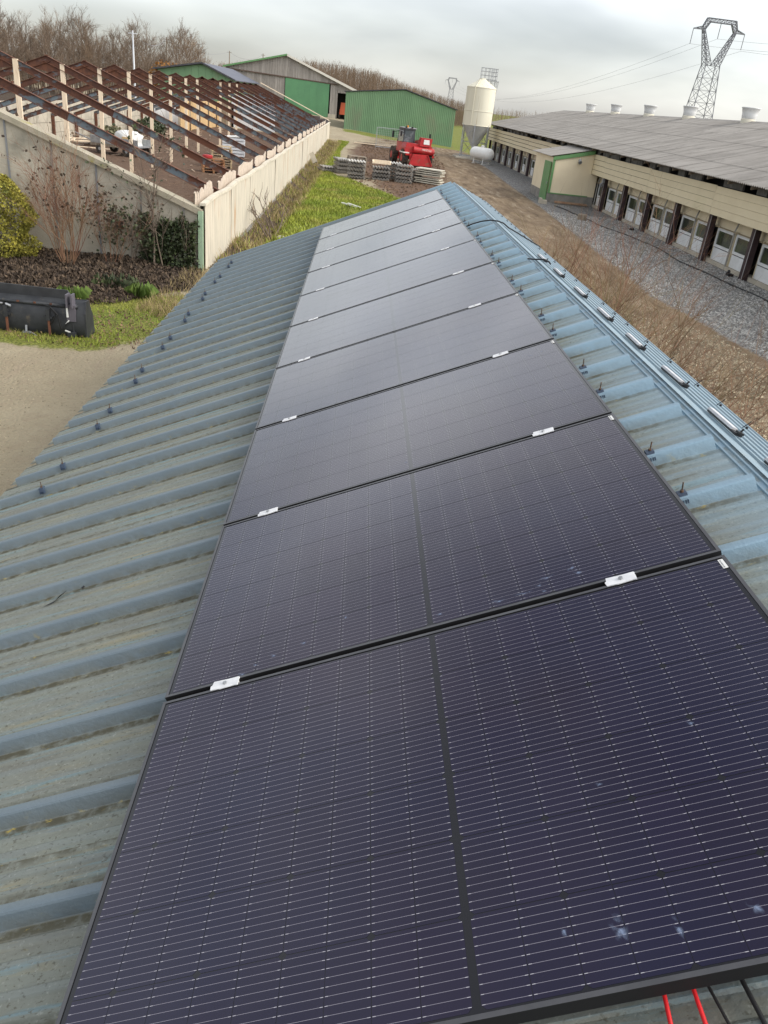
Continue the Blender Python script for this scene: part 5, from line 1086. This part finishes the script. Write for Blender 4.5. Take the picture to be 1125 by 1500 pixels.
for k in range(7):
    b = MB(); z = .05+k*.12+(.08 if k > 2 else 0); s = (.05 if k % 2 else -.03)+.04*(k > 3); b.hexa([(-.85+s, -.45, z), (.85+s, -.40, z-.01), (.85+s, .45, z), (-.85+s, .45, z), (-.85+s, -.45, z+.055), (.85+s, -.40, z+.05), (.85+s, .45, z+.055), (-.85+s, .45, z+.055)]); o = b.build('long_panel', palep, ls, local=True); o.rotation_euler = (0, rnd.uniform(-.02, .02), rnd.uniform(-.03, .03))
# white debris on the grass and by the roof corner
b = MB(); b.bar((-.75, 39.2, gz(-.7, 39.2)+.06), (-.05, 38.7, gz(0, 38.7)+.05), .12, .06); b.bar((-.45, 39.0, gz(-.7, 39.2)+.09), (.15, 38.5, gz(0, 38.7)+.05), .08, .05); tag(b.build('broken_plank', white_paint), 'broken white board lying on the grass in front of the stacks', 'board')
blob('stone_lump', (-2.55, 28.6, gz(-2.55, 28.6)), .14, .12, .12, concrete, 'pale stone lump on the grass just behind the roof edge', 'stone', 4)
b = MB(); b.bar((-3.35, 63.2, -4.5), (-3.7, 63.6, -3.9), .35, .08, (0, 1, 0)); tag(b.build('leaning_slab', concrete), 'small pale slab leaning on the foot of the long pale wall', 'slab')
tl = thing('fallen_branches', 'dark bare branches lying in the ditch below the pale wall', 'branches', (-3.1, 31, gz(-3.1, 31)))
b = MB(); r_ = random.Random(77)
for i in range(7): branch(b, r_, Vector((r_.uniform(-.5, .3), r_.uniform(-1.8, 1.8), .1)), Vector((r_.gauss(.2, .6), r_.gauss(0, .6), .9)).normalized(), 1.3, .03, 0, 1, .7, (6,), 3)
b.build('twigs', bark, tl, local=True, stuff=True)
# timber and wire fence by the green barn
fb_ = thing('mesh_fence_panel', 'grey wire mesh fence panel standing by the green shed', 'fence', (3.0, 92, gz(3, 92)), .12)
b = MB(); 
for q in (-1.6, 1.6): b.tube((q, 0, 0), (q, 0, 2.0), .035, n=6)
b.tube((-1.6, 0, 2.0), (1.6, 0, 2.0), .03, n=6); b.tube((-1.6, 0, .15), (1.6, 0, .15), .03, n=6); b.build('tube_frame', steel, fb_, local=True)
b = MB()
for q in range(17): b.bar((-1.5+q*.19, 0, .15), (-1.5+q*.19, 0, 2.0), .012, .012)
for q in range(9): b.bar((-1.6, 0, .3+q*.2), (1.6, 0, .3+q*.2), .012, .012)
b.build('wire_mesh', steel, fb_, local=True)
tp = thing('timber_pile', 'long pale timbers lying on the ground before the green shed', 'timber', (1.0, 97, gz(1, 97)))
for i in range(5): b = MB(); b.bar((-1.9+.3*i, -.4+i*.22, .1+.05*(i % 2)), (2.2+.2*i, -.9+i*.22, .1+.04*i), .2, .1); b.build('timber', [raw_wood, old_wood][i % 2], tp, local=True)

# ------------------------------------------------------------------ barns behind
gb = thing('green_shed', 'green corrugated metal shed with a thin dark roof edge behind the red machine', 'shed', (4.8, 120, gz(4.8, 120)))
Ax, Bx, Yg = -2.74, 12.3, 120.0
def gtz(x): return .60+(x-Ax)*(1.56-.60)/(5.2-Ax) if x < 5.2 else 1.56+(x-5.2)*(-.10-1.56)/(Bx-5.2)
npn = 15
for i in range(npn):
    xa = Ax+(Bx-Ax)*i/npn; xb = Ax+(Bx-Ax)*(i+1)/npn; b = MB(); m_ = 20
    pts_ = [(xa+(xb-xa)*q/m_, Yg-(.035 if (q % 5) in (2, 3) else 0)) for q in range(m_+1)]
    b.add([(x, y, -5.2) for x, y in pts_]+[(x, y, gtz(x)-.02) for x, y in pts_], [(q, q+1, m_+1+q+1, m_+1+q) for q in range(m_)]); b.build('cladding_sheet', green_clad, gb)
b = MB(); b.prism([(Ax+.02, -5.2), (Bx-.02, -5.2), (Bx-.02, gtz(Bx)-.1), (5.2, 1.45), (Ax+.02, gtz(Ax)-.1)], 'y', Yg+.02, Yg+26); b.build('body', green_clad, gb)
b = MB(); b.prism([(Ax-.25, gtz(Ax)-.02), (5.2, 1.60), (Bx+.3, gtz(Bx)-.06), (Bx+.3, gtz(Bx)+.04), (5.2, 1.72), (Ax-.25, gtz(Ax)+.08)], 'y', Yg-.2, Yg+26.2); b.build('roof', mat('dark_roof', (.045, .045, .05), (.07, .07, .075), 2, rough=.6), gb)
bb = thing('wooden_barn', 'large grey boarded barn with green sliding door and pale roof edge', 'barn', (-13, 155, -3.6))
YB2 = 155.0; LX, LZ, AX, AZ, RX, RZ = -24.3, 2.6, -13.9, 5.25, -2.0, 1.02
def bz(x): return LZ+(x-LX)*(AZ-LZ)/(AX-LX) if x < AX else AZ+(x-AX)*(RZ-AZ)/(RX-AX)
def hz(x): return 2.35+(x+24)*(1.72-2.35)/(18.5)   # soffit line over the doors
x = LX
while x < -2.9:
    x1 = x+.44; b = MB(); d = rnd.uniform(0, .03); zlo = hz(x) if x < -5.3 else (.45 if x > -5.0 else hz(x)); b.prism([(x, zlo), (x1-.03, zlo), (x1-.03, bz(x1-.03)-.05), (x, bz(x)-.05)], 'y', YB2-d, YB2+.15); b.build('board', grey_wood, bb)
    x = x1
x = LX
while x < -5.2:
    x1 = x+.44
    if x1 < -14.15 or x > -6.5: b = MB(); d = rnd.uniform(0, .03); b.prism([(x, -4.3), (x1-.03, -4.3), (x1-.03, hz(x1)-.12), (x, hz(x)-.12)], 'y', YB2+.2-d, YB2+.4); b.build('board', grey_wood, bb)
    x = x1
b = MB(); b.prism([(-24, hz(-24)-.1), (-5.2, hz(-5.2)-.1), (-5.2, hz(-5.2)+.05), (-24, hz(-24)+.05)], 'y', YB2-.1, YB2+.2); b.build('door_rail', mat('rail_rust', (.12, .08, .06), rough=.8), bb)
b = MB(); b.box(-6.45, -5.15, YB2-.06, YB2+.1, -3.95, -2.95); b.build('concrete_base', concrete, bb)
for i in range(7): xa = -14.1+i*1.09; b = MB(); b.prism([(xa, -3.9), (xa+1.085, -3.9), (xa+1.085, hz(xa+1)-.13), (xa, hz(xa)-.13)], 'y', YB2-.02-.01*(i % 2), YB2+.05); b.build('sliding_door', mat('door_green', (.11, .27, .13), (.10, .24, .12), .4, rough=.6, objrnd=.03), bb)
b = MB(); b.prism([(LX, -4.3), (LX+.2, -4.3), (LX+.2, LZ-.2), (LX, LZ-.2)], 'y', YB2+.4, YB2+34); b.prism([(-2.3, -4.3), (-2.1, -4.3), (-2.1, RZ-.2), (-2.3, RZ-.2)], 'y', YB2+4, YB2+34); b.prism([(LX, -4.3), (-2.1, -4.3), (-2.1, RZ-.3), (AX, AZ-.3), (LX, LZ-.3)], 'y', YB2+33.8, YB2+34); b.build('wall', grey_wood, bb)
b = MB(); b.prism([(-5.1, -4.3), (-2.9, -4.3), (-2.9, .4), (-5.1, .4)], 'y', YB2+6, YB2+6.1); b.build('inner_wall', dark, bb)
b = MB(); b.prism([(LX-.4, LZ-.1), (AX, AZ), (RX+.3, RZ-.1), (RX+.3, RZ+.02), (AX, AZ+.14), (LX-.4, LZ+.02)], 'y', YB2-.5, YB2+34.2); b.build('roof', fibro, bb)
b = MB(); b.prism([(LX-.45, LZ-.2), (AX, AZ-.06), (AX, AZ+.2), (LX-.45, LZ+.06)], 'y', YB2-.6, YB2-.52); b.build('barge_board', green_trim, bb)
b = MB(); b.prism([(AX, AZ-.16), (RX+.35, RZ-.26), (RX+.35, RZ+.16), (AX, AZ+.16)], 'y', YB2-.6, YB2-.52); b.build('barge_board', mat('pale_barge', (.66, .62, .54), rough=.6), bb)
ot = thing('orange_machine', 'orange machine parked in the dark opening of the grey barn', 'machine', (-3.95, YB2+2.5, -3.6))
b = MB(); b.box(-.55, .55, -.6, .6, .7, 1.5); b.prism([(-.5, 1.5), (.5, 1.5), (.4, 2.6), (-.4, 2.6)], 'y', -.4, .4); b.build('body', mat('orange_paint', (.55, .12, .05), rough=.5), ot, local=True)
for q in (-.6, .6): b = MB(); b.tube((q-.15, 0, .5), (q+.15, 0, .5), .5, n=12); b.build('wheel', rubber, ot, local=True)
db = thing('dark_roof_barn', 'green gabled barn with dark slate coloured roof behind the ruin', 'barn', (-22, 134, -3.6))
b = MB(); b.prism([(-28.3, -4.2), (-18.2, -4.2), (-18.2, .45), (-22.3, 1.95), (-28.3, .80)], 'y', 122.2, 149); b.build('body', green_clad, db)
n_ = 11
for i in range(n_):
    xa = -28.2+i*(9.95/n_); xb = xa+9.95/n_-.02; f2 = lambda x: (.80+(x+28.3)*(1.95-.80)/6 if x < -22.3 else 1.95-(x+22.3)*1.5/4.1)-.03; b = MB(); b.prism([(xa, -4.2), (xb, -4.2), (xb, f2(xb)), (xa, f2(xa))], 'y', 122.1-.03*(i % 2), 122.18); b.build('cladding_sheet', green_clad, db)
slate = mat('slate_blue', (.085, .09, .12), (.11, .115, .14), 1, rough=.55)
b = MB(); b.prism([(-28.8, .72), (-22.3, 2.02), (-17.8, .38), (-17.8, .48), (-22.3, 2.14), (-28.8, .84)], 'y', 121.6, 149.5); b.build('roof', slate, db)
b = MB(); b.prism([(-28.85, .68), (-22.3, 1.99), (-17.75, .32), (-17.75, .52), (-22.3, 2.2), (-28.85, .88)], 'y', 121.5, 121.58); b.build('barge_board', MATS['dark_roof'], db)
# ------------------------------------------------------------------ pylons and wires
psteel = mat('pylon_steel', (.16, .16, .19), (.21, .21, .24), .2, rough=.7)
def pylon(x, y, label, rz, h=1.0, th=.16):
    t_ = thing('pylon', label, 'pylon', (x, y, -ZG), rz, 'lattice power pylons'); H0, H1, H2, H3 = 0, 25.8, 35.7, 39.0
    def lat(name, A, B, ns, m_=psteel, w=th): # lattice between square rings A (4 corners) and B
        b = MB(); rings_ = [[Vector(A[i]).lerp(Vector(B[i]), k/ns) for i in range(4)] for k in range(ns+1)]
        for i in range(4): b.bar(A[i], B[i], w, w)
        for k in range(ns):
            for i in range(4):
                j = (i+1) % 4; b.bar(rings_[k][i], rings_[k+1][j], w*.5, w*.5); b.bar(rings_[k][j], rings_[k+1][i], w*.5, w*.5)
            for i in range(4): b.bar(rings_[k][i], rings_[k][(i+1) % 4], w*.45, w*.45)
        b.build(name, m_, t_, local=True)
    sq = lambda cx_, cy_, z, a, c_: [(cx_-a, cy_-c_, z), (cx_+a, cy_-c_, z), (cx_+a, cy_+c_, z), (cx_-a, cy_+c_, z)]
    lat('body', sq(0, 0, 0, 4.6, 4.6), sq(0, 0, H1, 2.45, 1.8), 7)
    for s in (-1, 1):
        lat('fork_arm', sq(s*1.45, 0, H1, 1.0, 1.6), sq(s*5.4, 0, H2, .35, .5), 6)
        lat('crossarm', [(s*5.0, -.5, H2), (s*5.0, .5, H2), (s*5.9, .5, H2+.9), (s*5.9, -.5, H2+.9)], [(s*8.9, -.05, H2-.1), (s*8.9, .05, H2-.1), (s*8.9, .05, H2), (s*8.9, -.05, H2)], 3)
        lat('shoulder', [(s*5.0, -.5, H2), (s*5.0, .5, H2), (s*6.0, .5, H2+.6), (s*6.0, -.5, H2+.6)], [(s*3.6, -.5, H3-.9), (s*3.6, .5, H3-.9), (s*4.9, .5, H3), (s*4.9, -.5, H3)], 3)
    lat('top_beam', [(-3.9, -.5, H3-1.1), (-3.9, .5, H3-1.1), (-4.9, .5, H3), (-4.9, -.5, H3)], [(3.9, -.5, H3-1.1), (3.9, .5, H3-1.1), (4.9, .5, H3), (4.9, -.5, H3)], 7)
    for (ax, az) in ((-8.9, H2-.1), (0, H3-1.1), (8.9, H2-.1)):
        b = MB(); b.tube((ax, 0, az), (ax, 0, az-4.4), .11, n=6); b.build('insulator', psteel, t_, local=True)
    return t_
pylon(113.9, 300, 'tall lattice power pylon behind the poultry house roof at right', math.radians(3), th=.20)
pylon(107, 1130, 'small far lattice pylon left of the cream silo', math.radians(3), th=.2)

def wire(p, q, sag, r, label, g): 
    b = MB(); n = 26; pts_ = [Vector(p).lerp(Vector(q), i/n)-Vector((0, 0, 4*sag*(i/n)*(1-i/n))) for i in range(n+1)]; b.path(pts_, r, 3); tag(b.build('power_line', mat('wire_grey', (.25, .25, .27), rough=.7)), label, 'power line', g)
for nm, dx, z in (('left', -8.9, 26.8), ('middle', 0, 29.0), ('right', 8.9, 26.4)):
    wire((113.9+dx, 300, z), (107+dx, 1130, 26.8), 17, .04, 'thin power line from the %s insulator of the near pylon to the far one' % nm, 'power lines')
    wire((113.9+dx, 300, z), (118+dx, -160, z-1), 11, .035, 'thin power line from the %s insulator of the near pylon off to the right' % nm, 'power lines')
poles = [(-28.8, 112, 9.0, .095, 'pale concrete utility pole before the trees at left', white_sheet), (-33.6, 152, 10.2, .09, 'wooden utility pole right of the pale one', old_wood), (-31.5, 206, 11.0, .10, 'thin dark pole at the left end of the grey barn roof', old_wood), (-25.0, 215, 11.5, .10, 'thin dark pole above the grey barn roof', old_wood)]
for x, y, h, r0, lb, m_ in poles:
    t_ = thing('utility_pole', lb, 'utility pole', (x, y, -ZG), 0, 'utility poles before the woods'); b = MB(); b.tube((0, 0, 0), (0, 0, h), r0*1.4, r0, 8); b.build('pole', m_, t_, local=True)
    b = MB(); b.bar((-.5, 0, h-.3), (.5, 0, h-.3), .08, .08); b.build('crossarm', m_, t_, local=True)
for (a, b_) in ((0, 1), (1, 2), (2, 3)):
    pa, pb = poles[a], poles[b_]; wire((pa[0], pa[1], pa[2]-ZG-.2), (pb[0], pb[1], pb[2]-ZG-.2), 1.2, .025, 'thin wire between the %s utility poles' % ('first two', 'second and third', 'last two')[a], 'pole wires')
# ------------------------------------------------------------------ trees
def tree_parts(seed, h, fine=True):
    r = random.Random(seed); tb_ = MB(); cb_ = MB(); 
    H = h; pts_ = [Vector((0, 0, -.2))]; d = Vector((r.gauss(0, .05), r.gauss(0, .05), 1))
    for i in range(5): d = (d+Vector((r.gauss(0, .07), r.gauss(0, .07), .1))).normalized(); pts_.append(pts_[-1]+d*H*.16)
    for i in range(5): tb_.tube(pts_[i], pts_[i+1], h*.013*(1-.17*i), h*.013*(1-.17*(i+1)), 6, False)
    for k in range(15):
        f = r.uniform(.18, 1); i = min(4, int(f*5)); c0 = pts_[i].lerp(pts_[i+1], f*5-i); a = r.uniform(0, 2*pi); e = r.uniform(.55, 1.2)+f*.6
        branch(cb_, r, c0, Vector((cos(a), sin(a), e)).normalized(), H*r.uniform(.30, .42)*(1.1-.35*f), h*.0045, 0, 2, .75, (8, 7), 4)
    return tb_.mesh('trunk', bark), cb_.mesh('crown', bark_far)
tv = [tree_parts(100+i, 10) for i in range(6)]
adj = ['slender', 'wide crowned', 'tall', 'short', 'dense', 'sparse']
def tree(x, y, h, v, label, group): 
    t_ = thing('bare_tree', label, 'tree', (x, y, gz(x, y)), rnd.uniform(0, 6.3), group); t_.scale = (h/10*rnd.uniform(.85, 1.1),)*2+(h/10,)
    inst(tv[v][0], 'trunk', t_); inst(tv[v][1], 'crown', t_); return t_
wherel = ['above the left end of the bare rafters', 'left of the pale utility pole', 'right behind the pale utility pole', 'between the two utility poles', 'above the dark roofed barn', 'at the right end of the left tree line']
tspec = []
for i in range(66):
    u = i/65; d = -.43+.25*u+rnd.uniform(-.006, .006); y = 128+rnd.uniform(-10, 22)+u*22; x = d*y
    e = np.interp(d, [-.44, -.40, -.37, -.34, -.325, -.30, -.28, -.25, -.225, -.205, -.19, -.175], [.050, .047, .036, .045, .050, .040, .036, .040, .026, .044, .036, .022])
    h = (e*y+ZG)*rnd.uniform(.80, 1.04); where = wherel[min(5, int(u*6))]; v = i % 6
    tspec.append((d, x, y, h, v, where))
def ordinal(n):
    ones = ['', 'first', 'second', 'third', 'fourth', 'fifth', 'sixth', 'seventh', 'eighth', 'ninth', 'tenth', 'eleventh', 'twelfth', 'thirteenth', 'fourteenth', 'fifteenth', 'sixteenth', 'seventeenth', 'eighteenth', 'nineteenth']
    if n < 20: return ones[n]
    tn = {2: 'twent', 3: 'thirt', 4: 'fort', 5: 'fift', 6: 'sixt'}[n//10]
    return tn+'ieth' if n % 10 == 0 else tn+'y-'+ones[n % 10]
for n_i, (d, x, y, h, v, where) in enumerate(sorted(tspec)): tree(x, y, h, v, '%s bare tree from the left, %s' % (ordinal(n_i+1), where), 'bare trees of the left tree line')
def wood(name, n, fx, seed, label, v0=0, nb=26):
    # one joined mass of many thin bare trees
    r = random.Random(seed); b = MB()
    for i in range(n):
        x, y, h = fx(r); z = -ZG; rr_ = h*.007; b.tube((x, y, z), (x+r.gauss(0, .3), y, z+h), rr_*1.4, rr_*.3, 3, False)
        for k in range(nb):
            f = r.uniform(.15, .98); a = r.uniform(0, 2*pi); l = h*r.uniform(.10, .26)*(1.2-f*.7); c0 = Vector((x, y, z+h*f)); e = c0+Vector((cos(a)*l*.6, sin(a)*l*.6, l)); w = rr_*.42
            s = Vector((sin(a), -cos(a), 0))*w; b.add([c0-s, c0+s, e], [(0, 1, 2)])
            for q in range(3):
                f2_ = r.uniform(.3, .95); c1 = c0.lerp(e, f2_); a2 = a+r.uniform(-1.2, 1.2); e2 = c1+Vector((cos(a2)*l*.3, sin(a2)*l*.3, l*.38)); s2_ = Vector((cos(a2), sin(a2), 0))*w*.5; b.add([c1-s2_, c1+s2_, e2], [(0, 1, 2)])
    o = b.build(name, bark_far, stuff=True); tag(o, label, 'woods'); return o
def fx_left(r): d = r.uniform(-.46, -.16); y = r.uniform(150, 215); e = np.interp(d, [-.46, -.40, -.37, -.33, -.25, -.2, -.16], [.03, .030, .024, .028, .020, .02, .014]); return d*y, y, (e*y+ZG)*r.uniform(.7, 1.05)
wood('bare_woods', 620, fx_left, 1, 'dense brown bare woods behind the left tree line', nb=22)
def fx_mid(r): d = r.uniform(-.165, .125); y = r.uniform(255, 330); e = np.interp(d, [-.165, -.13, -.105, -.07, -.03, .01, .047, .087, .125], [.018, .022, .0275, .030, .0305, .0275, .018, .011, .006]); return d*y, y, (e*y+ZG)*r.uniform(.86, 1.02)
wood('bare_plantation', 2300, fx_mid, 2, 'even brown plantation of bare trees beyond the barns', nb=11)
def fx_far(r): d = r.uniform(.07, .42); y = r.uniform(430, 620); e = np.interp(d, [.07, .158, .19, .23, .3, .42], [.005, .0055, .0055, .009, .004, .002]); return d*y, y, (e*y+ZG)*r.uniform(.7, 1.05)
wood('far_woods', 1100, fx_far, 3, 'low brown woods on the horizon behind the silo', nb=12)
def fx_far2(r): d = r.uniform(-.5, .6); y = r.uniform(800, 1200); return d*y, y, r.uniform(8, 12)
wood('horizon_woods', 900, fx_far2, 4, 'distant woods along the horizon', nb=8)
hb_ = MB()
def hillz(x, y): return -ZG-1+9*max(0, 1-((x+250)/190)**2)*max(0, 1-((y-300)/110)**2)
hb_.grid(lambda i, j: (-450+i*20, 180+j*12, hillz(-450+i*20, 180+j*12)), 26, 20); struct(hb_.build('hill', mat('brush_ground', (.10, .075, .05), (.07, .06, .04), .05, rough=1, world=True), smooth=True))
b = MB(); leaves(b, 900, (-27.5, 124, -.5), (2.5, 2, 2.6), .15, .45); tag(b.build('orange_leaved_bush', mat('leaf_orange', (.32, .15, .04), rough=.9, island=.4)), 'orange leaved bush behind the dark roofed barn', 'bush')
#END
for o in list(COL.objects):
    if o.parent is None and o.type in {'MESH', 'EMPTY', 'FONT'}: o.location.z += ZG
